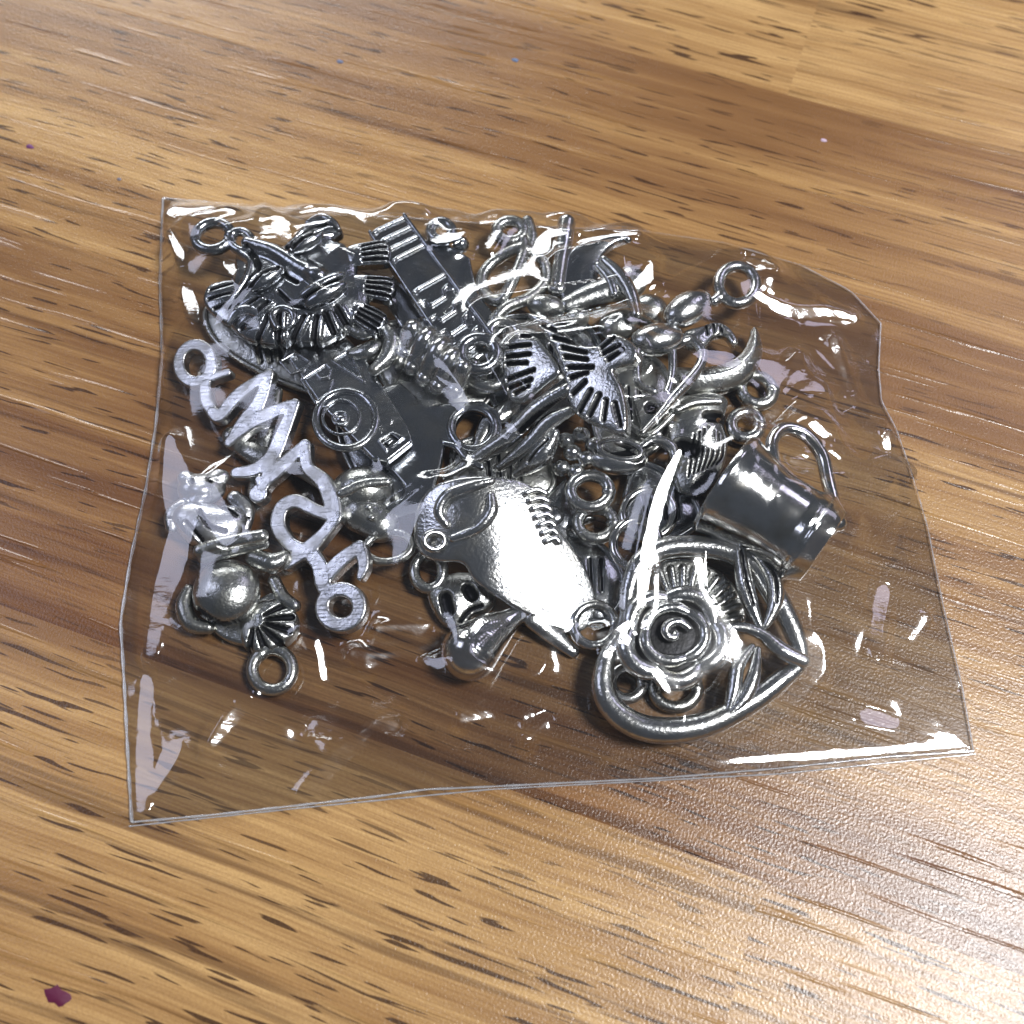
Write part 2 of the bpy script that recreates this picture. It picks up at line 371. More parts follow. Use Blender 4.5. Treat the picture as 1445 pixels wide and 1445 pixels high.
# heart with a rose
H = Charm('heart_charm', 'large open silver heart charm with a rose, stem and leaves, lying over the chain links', 'charm', (985, 905), 2.6, (-.02, .055))
H.part('heart_frame', .16).line([(872, 902), (854, 935), (850, 975), (866, 1006), (902, 1028), (950, 1033), (1000, 1022), (1056, 993), (1098, 962), (1126, 936),
    (1116, 895), (1092, 848), (1064, 806), (1026, 783), (980, 775), (932, 779), (900, 799), (886, 835), (882, 875)],
    [10, 13, 16, 17, 18, 18, 17, 16, 14, 10, 15, 17, 17, 16, 16, 16, 15, 13, 10], z=15, closed=True, fl=.9).build()
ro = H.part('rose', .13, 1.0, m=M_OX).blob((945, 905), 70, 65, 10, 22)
ro.build(); RO = bpy.data.objects['rose']
for a0, a1, R, rr, zz in [(-96, -20, 60, 13, 30), (-18, 50, 62, 14, 29), (54, 112, 60, 14, 28), (116, 186, 61, 14, 29), (190, 258, 60, 13, 30)]:
    pts = []
    for i in range(7):
        t = math.radians(a0 + (a1 - a0) * i / 6); q = R + 8 * math.sin(math.pi * i / 6) - 5
        pts.append((945 + q * 1.08 * math.cos(t), 905 + q * .98 * math.sin(t)))
    H.part('petal', .13, parent=RO).line(pts, [rr * .75, rr * .95, rr, rr, rr, rr * .95, rr * .75], z=zz).build()
for a0, a1, R, rr, zz in [(-170, -62, 37, 9, 36), (-58, 66, 38, 9.5, 35), (70, 186, 37, 9.5, 36)]:
    pts = [(945 + (R + 3 * math.sin(math.pi * i / 6)) * 1.05 * math.cos(math.radians(a0 + (a1 - a0) * i / 6)), 904 + (R + 3 * math.sin(math.pi * i / 6)) * .95 * math.sin(math.radians(a0 + (a1 - a0) * i / 6))) for i in range(7)]
    H.part('petal', .13, parent=RO).line(pts, [rr * .8, rr, rr, rr, rr, rr, rr * .8], z=zz).build()
H.part('bud', .12, parent=RO).line([(945 + (2 + 2.6 * i) * math.cos(i * .85) * 1.05, 903 + (2 + 2.6 * i) * math.sin(i * .85) * .92) for i in range(8)], [4, 5, 6, 6.5, 7, 7, 6.5, 5], z=42).build()
H.part('stem', .15).line([(1008, 893), (1042, 892), (1070, 902), (1096, 924), (1126, 938)], [7, 8, 9, 12, 10], z=26).build()
for pts in ([(1038, 788), (1044, 828), (1054, 862), (1066, 890)], [(1064, 792), (1084, 824), (1087, 858), (1074, 890)]):
    H.part('leaf', .14, .8).line(pts, [9, 12.5, 11, 5], z=28).groove([pts[0], pts[1], pts[2]], 2.4, depth=4).build()
for pts in ([(1056, 918), (1036, 945), (1030, 980), (1020, 1014)], [(1064, 922), (1058, 958), (1044, 990), (1014, 1022)]):
    H.part('leaf', .14).line(pts, [5, 10, 10, 4], z=24).build()
H.done()
# pitcher
P = Charm('pitcher_charm', 'polished miniature pitcher charm lying on its side with a curved handle', 'charm', (1075, 735), 0.4, (0.0, 0.0), m=M_BRI)
P.part('body', .16, 1.5).revolve((1006, 712), (1142, 800), [(0, 74), (.05, 77), (.15, 71), (.45, 61), (.72, 60), (.80, 64), (.83, 62), (.86, 66), (1, 54)], 66)\
    .revolve((996, 705), (1088, 765), [(0, 69), (.3, 61), (1, 40)], 66, cut=True, k=1).build()
P.part('handle', .15).line([(1070, 702, 100), (1068, 668, 92), (1086, 648, 86), (1116, 654, 80), (1138, 680, 76), (1146, 714, 76), (1152, 742, 80)], [8, 9, 10, 10, 10, 10, 9]).build()
P.part('base_knob', .14).blob((1160, 766), 14, 12, 12, 66, 30).line([(1160, 766, 66), (1146, 778, 66)], [10, 10]).build()
P.done()
# face charm
F_ = Charm('face_charm', 'dark silver carnival face charm with full lips, swirled brows and feathered collar', 'charm', (440, 425), 4.6, (.03, .05), m=M_DARK)
fc = F_.part('face', .13, 2.0)
fc.poly([(338, 366), (362, 356), (395, 358), (410, 350), (430, 327), (447, 318), (470, 324), (486, 336), (474, 348), (490, 354), (505, 380), (508, 400), (520, 418), (522, 440),
         (505, 458), (480, 480), (455, 492), (420, 490), (385, 494), (352, 486), (330, 468), (322, 440), (330, 415), (336, 390)], 0, 18, 5, True, dome=16, dw=30)
fc.line([(356, 358), (392, 370), (424, 390), (450, 404)], [9, 11, 12, 13], z=27, k=8).blob((453, 406), 17, 13, 12, 32, 20, 5)
for pts, r in (([(345, 372), (360, 386), (352, 412), (326, 444)], 6), ([(420, 374), (452, 344), (480, 334)], 5.5), ([(412, 362), (436, 338), (462, 328)], 5)): fc.ridge(pts, r, 7)
for pts, r in (([(355, 366), (372, 392), (356, 422), (330, 452)], 4.5), ([(402, 396), (412, 408), (426, 416)], 3.5), ([(408, 366), (430, 352), (468, 332)], 4), ([(400, 428), (420, 446), (442, 450)], 3)): fc.groove(pts, r)
for a, b in (((346, 474), (384, 444)), ((368, 488), (386, 460)), ((396, 490), (400, 456)), ((416, 490), (434, 462)), ((446, 490), (452, 462)), ((474, 478), (464, 456)), ((334, 456), (370, 438)), ((492, 468), (480, 448))):
    fc.groove([a, b], 4.2); fc.ridge([(a[0] + 9, a[1] - 1), (b[0] + 8, b[1])], 4, 4)
fo = fc.build()
F_.part('eye', .12, .8).blob((384, 414), 30, 13, 11, 38, -36).groove([(364, 426), (380, 411), (400, 402)], 5, depth=6).blob((383, 413), 6, 6, 6, 42, 0, 1).build()
F_.part('eye', .12, .8).blob((440, 363), 27, 12, 11, 37, -32).groove([(420, 373), (437, 361), (455, 352)], 5, depth=6).blob((438, 362), 6, 6, 6, 41, 0, 1).build()
F_.part('mouth', .12, .8).blob((461, 423), 37, 11, 12, 35, -32).blob((467, 435), 34, 13, 14, 35, -32, .8).groove([(430, 446), (463, 429), (496, 411)], 3.2, depth=6).build()
for cx, cy_, ang in ((524, 368, -8), (530, 415, 6), (518, 455, 28)):
    A = math.radians(ang); ca, sa = math.cos(A), math.sin(A); f = lambda x, y: (cx + x * ca - y * sa, cy_ + x * sa + y * ca)
    q = F_.part('collar_feather', .12, 1).poly([f(-30, -13), f(0, -17), f(24, -16), f(30, -6), f(28, 8), f(22, 17), f(-4, 15), f(-30, 11)], 2, 20, 4, True, dome=5)
    for y in (-10, -3.5, 3, 9.5): q.groove([f(-10, y), f(24, y * 1.25)], 2.6, 25)
    q.build()
q = F_.part('collar_feather', .12, 1).poly([(292, 424), (302, 410), (332, 404), (350, 416), (346, 446), (330, 468), (310, 456), (294, 440)], 2, 18, 4, True, dome=5)
for a, b in (((302, 420), (334, 410)), ((300, 433), (332, 424)), ((308, 446), (330, 438))): q.groove([a, b], 2.6, 23)
q.build()
F_.part('curl', .12).line([(398, 478), (392, 462), (404, 452), (420, 458), (420, 472), (410, 480)], [5, 6, 6, 6, 5, 4], z=31).build()
F_.part('curl', .12).line([(440, 330), (458, 322), (474, 330), (482, 338)], [5, 7, 7, 4], z=26).build()
F_.part('curl', .12).line([(330, 470), (342, 456), (358, 452), (372, 460)], [4, 8, 8, 4], z=27).build()
F_.part('bail', .13).ring((346, 352), 16, 7, 20, 13, 30).build()
F_.done()
JR = 'loose silver rings in the bag'
def ring_thing(label, c, h, R, r, ry=None, ang=0, lean=(0, 0), m=None, slope=(0, 0), name='jump_ring'):
    r = r * 1.12
    t = Charm(name, label, 'ring', c, h, slope, JR, m); t.part('hoop', .13).ring(c, R, r, None, ry, ang, lean).build()
    if m is not M_BRI: t.part('solder_bead', .13).blob((c[0] + R * .98, c[1]), r * 1.15, r * 1.1, r * 1.1, r + lean[0] * R).build()
    t.done()
ring_thing('dark jump ring hooked on the carnival face charm, in the bag corner', (303, 339), 5.6, 25, 7.5, 19, -14, m=M_DARK)
# word charm
Wd = Charm('word_charm', 'flat cut-out script word charm with a ring at both ends', 'charm', (390, 690), 2.6, slope_to((390, 690), 3, LAMP_C, .95), m=M_FLAT)
wd = Wd.part('lettering', .15, 1.0)
for pts, r in (([(297, 548), (298, 570), (308, 588)], 9), ([(308, 588), (318, 592), (345, 562), (386, 534)], [9, 10, 11, 8]), ([(386, 534), (372, 575), (352, 600), (330, 630)], [8, 11, 11, 7]),
               ([(330, 630), (360, 604), (392, 588), (422, 576)], [7, 10, 11, 8]), ([(422, 576), (406, 615), (390, 650), (366, 668), (340, 672)], [8, 11, 12, 10, 8]),
               ([(388, 652), (380, 690), (372, 682)], [10, 8, 6]), ([(378, 690), (404, 664), (436, 634)], [7, 11, 9]), ([(436, 634), (440, 664), (462, 684), (474, 712), (478, 734)], [9, 9, 11, 12, 11]),
               ([(478, 734), (450, 724), (424, 712), (404, 722), (400, 748), (416, 772), (436, 780)], [9, 9, 10, 11, 11, 10, 9]), ([(478, 738), (462, 758), (444, 776), (412, 800)], [9, 9, 11, 8]),
               ([(440, 780), (456, 800), (462, 826), (470, 842)], [11, 11, 11, 9]), ([(460, 824), (486, 796), (513, 776)], [10, 11, 9]), ([(513, 776), (519, 800), (514, 818)], [9, 8, 5]),
               ([(303, 540), (328, 532)], [6, 6])):
    wd.bar(pts, [q * .95 for q in r] if isinstance(r, (list, tuple)) else r * .95, 0, 17, 2.0)
wd.bar([(371, 701), (372, 702)], 12.5, 0, 17, 2.0, sm=False)
wd.build()
Wd.part('end_ring', .15, 1).bar([(283 + 23 * math.cos(t * .449), 519 + 26 * math.sin(t * .449)) for t in range(14)], 8.5, 0, 17, 2, closed=True).build()
Wd.part('end_ring', .15, 1).bar([(487 + 26 * math.cos(t * .449), 860 + 25 * math.sin(t * .449)) for t in range(14)], 9.5, 0, 17, 3, closed=True).build()
Wd.done()
# little figure with frilled skirt
G = Charm('doll_charm', 'small figure charm with round belly, flat hat brim and pleated collar', 'charm', (345, 860), 0.4, (0, .02), m=M_PEW)
G.part('belly', .15, 4).blob((328, 846), 47, 47, 30, 34, 20).groove([(290, 872), (322, 892), (356, 886)], 3).build()
G.part('hat_brim', .15).line([(298, 798), (330, 788), (382, 778)], [9, 11, 10], z=62).line([(300, 806), (384, 786)], 7, z=52).build()
G.part('arm', .15).line([(272, 840), (266, 862), (276, 886), (300, 892)], [9, 12, 12, 9], z=22).build()
G.part('arm', .15).line([(368, 800), (392, 808), (408, 800)], [13, 15, 10], z=40).build()
sk = G.part('pleated_collar', .13, 1).poly([(346, 880), (366, 858), (396, 852), (420, 868), (424, 892), (410, 912), (384, 926), (356, 926), (344, 904)], 0, 26, 6, True, dome=8)
for a in (-30, -4, 22, 48, 74, 100):
    t = math.radians(a); sk.groove([(366 + 16 * math.cos(t), 884 + 14 * math.sin(t)), (366 + 50 * math.cos(t), 882 + 42 * math.sin(t))], [3, 5.5], depth=7)
sk.build()
G.part('back_plate', .16).poly([(300, 880), (345, 862), (392, 840), (412, 860), (396, 900), (360, 915), (318, 905)], 0, 20, 5, True).build()
G.part('leg', .15).line([(392, 828), (404, 850), (420, 862)], [10, 10, 9], z=24).build()
G.part('loop', .14).ring((388, 949), 28, 8.5, 16).line([(366, 918), (372, 928)], 9, z=16).build()
G.done()
# lumpy figure under the left of the film
B = Charm('bear_charm', 'lumpy little animal charm pressed against the left side of the bag', 'charm', (295, 735), 0.6, (-.12, 0), m=M_FLAT)
B.part('body', .15, 9).blob((300, 752), 46, 34, 24, 22, 12).blob((272, 738), 26, 22, 18, 24, -20).blob((330, 744), 24, 24, 18, 22).groove([(286, 736), (300, 758), (322, 764)], 3.5).groove([(268, 752), (290, 776)], 3).groove([(318, 728), (338, 742)], 3).build()
B.part('head', .15, 8).blob((288, 700), 34, 24, 20, 24, -8).blob((266, 684), 12, 10, 8, 26).blob((312, 682), 15, 11, 8, 26).blob((290, 708), 14, 10, 9, 40).groove([(274, 694), (276, 698)], 3.5).groove([(300, 692), (302, 696)], 3.5).build()
B.part('arm', .15, 4).line([(262, 724), (248, 734), (246, 752)], [13, 12, 9], z=22, fl=.8).groove([(242, 742), (256, 744)], 2.2).build()
B.part('arm', .15, 4).line([(334, 712), (350, 728), (348, 752)], [12, 12, 9], z=22, fl=.8).groove([(342, 744), (354, 742)], 2.2).build()
B.done()
# stamped plaque with letters
L_ = Charm('letter_plaque', 'narrow stamped plaque charm with raised letters and a bullseye circle', 'charm', (490, 575), 3.3, (.0, -.10), m=M_DARK)
L_.part('plate', .15, 1).poly([(384, 478), (470, 462), (512, 505), (578, 612), (583, 630), (548, 658), (528, 655), (455, 580)], 0, 15, 3).build()
for pts in ([(398, 520), (418, 508), (428, 512), (440, 520), (432, 530), (414, 537), (398, 520)], [(409, 500), (402, 518)]):
    L_.part('letter', .13, 1).line(pts, 2.2, z=16, sm=False).build()
L_.part('letter', .13, 1).line([(428, 545), (462, 523), (470, 530), (466, 542), (456, 544), (450, 538)], 2.4, z=16, sm=False).line([(428, 545), (448, 578), (466, 564), (472, 546)], 2.4, z=16, sm=False).build()
L_.part('letter', .13, 1).line([(470, 518), (494, 505), (516, 548)], 2.4, z=16, closed=True, sm=False).build()
bl = L_.part('bullseye', .13, 1).ring((490, 600), 42, 6, 14, 40, fl=.8).build()
L_.part('bullseye_ring', .13, 1, parent=bl).ring((484, 598), 26, 2.6, 16, 24).build()
L_.part('bullseye_centre', .13, 1, parent=bl).ring((483, 600), 11, 2.6, 16, 9).blob((483, 600), 8, 7, 5, 15).build()
L_.part('letter', .12, .8).poly([(534, 630), (556, 618), (574, 626), (546, 646)], 12, 19, 1.5).groove([(541, 633), (553, 625), (561, 631), (550, 640), (545, 637)], 2.4, depth=4, sm=False).build()
L_.done()
# flat hook
K_ = Charm('hook_charm', 'flat sheet-metal hook charm with a wide rimmed eye, under the letter plaque', 'charm', (610, 640), 2.0, (0.03, -.03), m=M_DARK)
K_.part('plate', .15, 1.5).poly([(540, 552), (566, 546), (604, 580), (640, 574), (682, 572), (706, 588), (710, 612), (698, 640), (670, 650), (650, 640), (629, 632), (624, 660), (612, 700), (590, 728), (558, 738),
    (534, 724), (530, 708), (543, 701), (556, 714), (570, 708), (573, 692), (556, 672), (530, 652), (515, 600)], 0, 15, 3).poly([(692, 610), (683, 590), (664, 586), (648, 598), (644, 615), (654, 632), (676, 634)], -5, 40, 1, True, cut=True, k=.5).build()
K_.part('eye_rim', .14).ring((668, 611), 31, 6, 14, 29).build()
K_.part('spur', .14).line([(628, 634), (646, 640), (660, 656), (680, 668)], [4, 5, 6, 5], z=18).build()
K_.done()
# long bar
R_ = Charm('bar_charm', 'long rectangular bar charm with ribbed end and key pattern', 'charm', (610, 425), 4.4, (-.01, .02), m=M_DARK)
c0, c1, c2, c3 = np.array((522., 340.)), np.array((574., 314.)), np.array((696., 480.)), np.array((641., 520.))
f = lambda u, v: tuple((c0 * (1 - u) + c1 * u) * (1 - v) + (c3 * (1 - u) + c2 * u) * v)
R_.part('bar_body', .14, 1).poly([f(0, 0), f(1, 0), f(1, 1), f(0, 1)], 0, 19, 3).build()
rim = R_.part('side_rim', .13, 1)
rim.line([f(.04, .0), f(.04, 1)], 3, z=20, sm=False).line([f(.96, 0), f(.96, 1)], 3, z=20, sm=False).build()
for v in (.02, .095, .17, .245, .49): R_.part('rib', .13, 1).line([f(.12, v), f(.22, v - .008), f(.88, v)], [4, 3.4, 3.4], z=20, sm=False).build()
for i in range(4):
    v = .575 + i * .115
    R_.part('key_step', .13, 1).line([f(.08, v), f(.22, v), f(.26, v + .045), f(.62, v + .045), f(.66, v), f(.80, v - .01), f(.84, v + .03)], 3.6, z=20, sm=False).build()
R_.part('loop', .13).ring((676, 512), 25, 9, 24, 22).build()
R_.done()
ring_thing('thick ring right beneath the loop of the long bar charm', (690, 528), 3.0, 27, 9, 23, m=M_SIL)
ring_thing('small ring squeezed between the bar charm and the wing', (712, 478), 3.2, 21, 8, 17, 20)
# plate with beads below bar
Q_ = Charm('plate_charm', 'dark smooth plate charm with a beaded loop, mostly hidden under the long bar', 'charm', (615, 420), 1.8, (0, 0), m=M_DARK)
Q_.part('plate', .16, 1).poly([(598, 345), (632, 352), (664, 372), (674, 420), (704, 460), (652, 505), (600, 478), (566, 470), (548, 440), (552, 400)], 0, 16, 4).build()
Q_.part('loop', .14).ring((624, 340), 15, 8, 22, 13).build()
Q_.part('bead', .14).blob((651, 356), 12, 13, 12, 18).build()
Q_.done()
# ribbed shell
S_ = Charm('shell_charm', 'small barrel-shaped ribbed charm below the long bar', 'charm', (620, 525), 0.6, (0, 0), m=M_SIL)
S_.part('core', .15).blob((620, 528), 58, 36, 30, 34, 38).build()
for i in range(5):
    t = -42 + i * 22; cx, cy_ = 620 + t * .79, 526 + t * .62; q = 34 * math.sqrt(max(.2, 1 - (t / 58) ** 2))
    S_.part('rib', .13).line([(cx - q * .62, cy_ + q * .79, 40), (cx - q * .2, cy_ + q * .25, 62), (cx + q * .2, cy_ - q * .25, 64), (cx + q * .62, cy_ - q * .79, 42)], 12).build()
S_.done()
# scroll below face
V_ = Charm('scroll_charm', 'curled leaf scroll charm poking out below the carnival face', 'charm', (525, 500), 1.8, (0, 0), m=M_PEW)
V_.part('scroll', .15).line([(482, 492), (498, 482), (516, 490), (540, 482), (556, 496), (552, 520), (532, 540)], [7, 9, 9, 11, 13, 12, 8], z=34).build()
V_.part('leaf', .15).line([(500, 512), (524, 508), (546, 490)], [8, 14, 6], z=22).build()
V_.part('bead', .13).blob((566, 520), 10, 14, 10, 24).build()
V_.done()
# pretzel knot
T_ = Charm('knot_charm', 'pretzel-shaped open wire knot charm near the top edge of the bag', 'charm', (725, 395), 2.2, (0, .05), m=M_PEW)
T_.part('wire', .14).line([(738, 352, 22), (738, 372, 22), (722, 412, 24), (706, 434, 18), (686, 422, 12), (681, 396, 10), (700, 374, 12), (735, 363, 22), (764, 376, 16), (770, 402, 12), (748, 428, 16), (716, 446, 24), (698, 462, 20)], 8.5).build()
T_.part('eyelet', .14).ring((720, 337), 19, 9, 18, 14).build()
T_.part('side_post', .14).line([(744, 322), (750, 345), (744, 366)], 9, z=16).build()
T_.done()
# peg, moons
p_ = Charm('peg_charm', 'round-topped peg charm standing beside the dark crescent', 'charm', (795, 370), 1.0, m=M_SIL)
p_.part('post', .14).line([(798, 334), (792, 375), (786, 420)], [13, 12, 10], z=30).build(); p_.part('foot', .14).blob((786, 424), 14, 11, 10, 26).build(); p_.done()
mo = Charm('crescent_charm', 'dark smooth crescent moon charm by the top edge of the bag', 'charm', (830, 390), 2.6, (.0, .08), m=M_DARK)
mo.part('moon', .15).poly([(793, 432), (789, 398), (800, 366), (826, 346), (860, 338), (889, 343), (864, 354), (848, 372), (844, 398), (852, 424), (820, 445)], 0, 16, 4, True, dome=4).build()
mo.part('tip_bead', .14).blob((884, 344), 7, 5, 6, 10).build(); mo.done()
m2 = Charm('crescent_charm', 'dull pewter crescent moon charm behind the winged figure', 'charm', (1015, 525), 1.6, (.05, .0), m=M_PEW)
m2.part('moon', .15).poly([(948, 528), (985, 526), (1020, 520), (1046, 502), (1062, 468), (1074, 496), (1068, 524), (1046, 548), (1006, 562), (966, 562)], 0, 16, 5, True, dome=22, dw=16).build()
m2.part('tip_bead', .14).blob((1062, 478), 6, 8, 6, 12).build(); m2.done()
an = Charm('bone_charm', 'small bone-shaped charm with a knobbed end above the feathered wing', 'charm', (810, 440), 2.6, (0, .05), m=M_PEW)
an.part('shaft', .15).line([(800, 440), (830, 428), (868, 416)], [12, 16, 20], z=20, fl=.7).build()
an.part('knob', .14).blob((770, 443), 27, 17, 16, 20, 10).build(); an.part('knob', .14).blob((813, 461), 17, 14, 15, 22).build(); an.done()
cl = Charm('claw_charm', 'slim curved claw charm crossing the dark crescent', 'charm', (875, 415), 4.6, (0, -.02), m=M_SIL)
cl.part('claw', .13).line([(851, 376), (872, 396), (888, 422), (897, 452)], [7, 10, 10, 8], z=14).build()
cl.part('band', .13).line([(843, 380), (858, 398), (866, 420)], [6, 8, 7], z=8).build(); cl.done()
tu = Charm('petal_charm', 'smooth cupped petal charm under the curved claw', 'charm', (900, 450), 1.0, m=M_PEW)
tu.part('petal', .15).blob((915, 448), 26, 24, 18, 18, 20).build(); tu.part('petal', .15).blob((872, 468), 30, 24, 18, 18, -20).build(); tu.part('petal', .15).blob((890, 405), 22, 26, 14, 14).build(); tu.done()
# feathered wings
A_ = Charm('wing_charm', 'feathered bird charm with slitted spread wings and a long forked tail', 'charm', (800, 560), 5.0, slope_to((800, 570), 6, LAMP_C, 1.0), m=M_SIL)
lw = A_.part('wing', .12, 1).poly([(738, 488), (760, 490), (782, 512), (798, 540), (780, 558), (748, 582), (728, 578), (719, 550), (720, 512)], 2, 22, 4, True, dome=3)
for a, b in (((724, 508), (756, 505)), ((724, 521), (756, 518)), ((724, 531), (752, 530)), ((726, 552), (762, 540)), ((728, 564), (758, 553)), ((736, 572), (754, 562)), ((744, 492), (756, 492))): lw.groove([a, b], 3.4, 25)
lw.build()
rw = A_.part('wing', .12, 1).poly([(752, 462), (785, 470), (818, 500), (843, 507), (866, 490), (892, 498), (906, 516), (898, 532), (873, 541), (884, 566), (891, 600), (887, 628), (858, 620), (828, 606), (812, 590), (806, 560), (796, 525), (775, 488)], 4, 26, 4, True, dome=3)
for a, b in (((774, 478), (803, 491)), ((790, 496), (824, 505)), ((802, 510), (834, 517)), ((806, 523), (836, 527)), ((811, 538), (844, 538)), ((814, 552), (836, 545)), ((817, 574), (834, 558)), ((826, 598), (842, 570)), ((840, 604), (854, 576)), ((859, 610), (863, 584)), ((882, 618), (875, 588)),
             ((849, 505), (866, 491)), ((856, 511), (872, 497)), ((859, 519), (880, 508)), ((866, 527), (885, 514))): rw.groove([a, b], 3.6, 30)
rw.build()
A_.part('tail', .13, 1).line([(806, 566), (768, 592), (728, 630), (690, 656), (642, 688)], [8, 12, 12, 11, 7], z=22).groove([(800, 582), (772, 600), (744, 626)], 3, 33).build()
A_.part('tail', .13, 1).line([(810, 594), (780, 610), (752, 640), (712, 672)], [7, 11, 10, 6], z=16).build()
A_.part('tail_leaf', .13, 1).line([(786, 622, 8), (766, 652, 6), (730, 678, 4)], [6, 15, 6]).groove([(778, 634), (752, 664)], 2.5, 20).build()
A_.done()
# figure with ring
D_ = Charm('fairy_charm', 'winged figure charm with rounded head, heart-shaped skirt and a large loop', 'charm', (960, 490), 3.2, (-.05, -.05), m=M_SIL)
D_.part('head', .13, 2).blob((966, 450), 40, 24, 20, 24, -38).groove([(976, 424), (972, 430)], 4.5, 40).groove([(996, 440), (1004, 446)], 3, 34).build()
D_.part('loop', .13).ring((1036, 413), 26, 8.5, 18).line([(1004, 436), (1014, 428)], 8, z=18).build()
D_.part('torso', .13, 3).blob((924, 492), 38, 24, 20, 22, -12).build()
D_.part('skirt_frame', .13).line([(900, 508), (896, 530), (900, 552), (920, 562)], [6, 6, 6, 6], z=16).line([(944, 492), (946, 520), (944, 545), (938, 566)], [7, 6, 6, 7], z=18).build()
D_.part('skirt_loop', .13).line([(950, 498), (970, 490), (987, 506), (984, 526), (966, 550), (946, 572), (930, 592), (904, 620)], [6, 7, 7, 7, 8, 7, 5, 4], z=18).build()
wg = D_.part('wing', .12, 1).poly([(962, 478), (985, 470), (1008, 464), (1026, 472), (1038, 490), (1030, 496), (1020, 484), (1006, 484), (990, 498), (968, 498)], 4, 18, 4, True, dome=4)
for a, b in (((992, 470), (994, 484)), ((1002, 468), (1004, 480)), ((1012, 470), (1014, 480))): wg.groove([a, b], 2.0, 23)
wg.build(); D_.done()
ring_thing('ring of the dull crescent moon, lying just outside the pile', (1066, 555), 0.6, 23, 8, 19, 25, m=M_PEW)
ring_thing('little ring above the pitcher handle', (1050, 605), 0.5, 20, 8.5, 18, m=M_SIL)
# bark textured mask
O_ = Charm('owl_charm', 'grooved owl-like mask charm with dark eye holes beside the pitcher', 'charm', (985, 630), 1.6, (-.06, .06), m=M_PEW)
ow = O_.part('mask', .12, 1).poly([(948, 572), (975, 562), (1004, 560), (1024, 572), (1016, 604), (1024, 632), (1014, 672), (986, 702), (958, 700), (944, 660), (940, 610)], 0, 16, 4, True, dome=14, dw=20)
ow.groove([(994, 598), (1011, 597)], 8, depth=9).groove([(956, 638), (974, 644)], 12, depth=12)
for i in range(7): ow.groove([(974 + i * 7, 612 + abs(i - 3) * 4), (970 + i * 7.5, 650), (966 + i * 6.5, 682 - i * 3)], 1.7, 29)
ow.build(); O_.part('brow', .13).line([(950, 590), (975, 580), (1010, 578)], [5, 7, 5], z=26).build(); O_.done()
# square frame bead
sq = Charm('square_charm', 'tiny square frame charm with a round hole under the fairy skirt', 'charm', (915, 590), 2.0, (.1, .05), m=M_PEW)
sq.part('frame', .13, 1).poly([(893, 572), (930, 562), (945, 590), (905, 616)], 0, 20, 3).groove([(918, 584), (919, 584)], 9, depth=10, sm=False).build()
sq.part('edge', .13).line([(890, 606), (916, 620), (952, 588)], 5, z=14).build(); sq.done()
# oval cup
ov = Charm('cap_charm', 'oval bead cap charm with a dark open mouth below the wing', 'charm', (870, 650), 2.8, (0, .04), m=M_SIL)
ov.part('cup', .13, 1).blob((872, 652), 42, 24, 18, 12).groove([(852, 642), (892, 649)], 13, depth=14).build()
ov.part('lip', .12).ring((872, 645), 30, 4, 27, 13, 10).build(); ov.part('band', .13).line([(902, 640), (922, 630), (944, 640), (950, 660)], [6, 8, 8, 6], z=22).build(); ov.done()
# berry cluster
be = Charm('berry_charm', 'cluster of tiny round berries charm under the bird tail', 'charm', (815, 645), 1.2, m=M_SIL)
for x, y, z in ((798, 632, 22), (818, 626, 26), (836, 640, 24), (806, 652, 30), (826, 660, 28), (792, 668, 18), (846, 664, 18), (812, 674, 20)): be.part('berry', .14).blob((x, y), 13, 12, 12, z).build()
be.done()
ring_thing('thick ring stacked on another ring beside the chain links', (832, 697), 3.4, 27, 8, 22, m=M_SIL)
ring_thing('thick ring beneath its twin beside the chain links', (840, 742), 2.2, 25, 8, 21, m=M_PEW)
ring_thing('thin ring by the left lobe of the heart', (838, 884), 1.6, 29, 6.5, 29, m=M_SIL)
ring_thing('ring showing through the lower left of the heart frame', (884, 966), 0.4, 22, 7.5, 22, m=M_SIL)
ring_thing('wide ring under the rose, seen through the heart frame', (952, 974), 0.4, 30, 8, 26, m=M_PEW)
# chain links
ring_thing('oval wire chain link behind the top of the heart', (914, 728), 3.0, 36, 6, 34, -20, m=M_BRI, name='chain_link')
ring_thing('oval wire chain link hooked into the one behind, half under the heart', (897, 770), 3.6, 32, 6, 34, 10, m=M_BRI, name='chain_link')
# fan behind heart
fa = Charm('fan_charm', 'pleated fan shell charm seen through the heart beside the rose', 'charm', (985, 840), 0.5, (0, .03), m=M_PEW)
fa.part('base', .15).poly([(930, 800), (980, 796), (1030, 825), (1050, 880), (1010, 890), (950, 860)], 0, 16, 4, True).build()
for i in range(11):
    t = math.radians(-112 + i * 11.5); fa.part('pleat', .13).line([(960 + 44 * math.cos(t), 890 + 44 * math.sin(t)), (960 + 84 * math.cos(t), 890 + 84 * math.sin(t))], [4, 5.5], z=18).build()
fa.done()
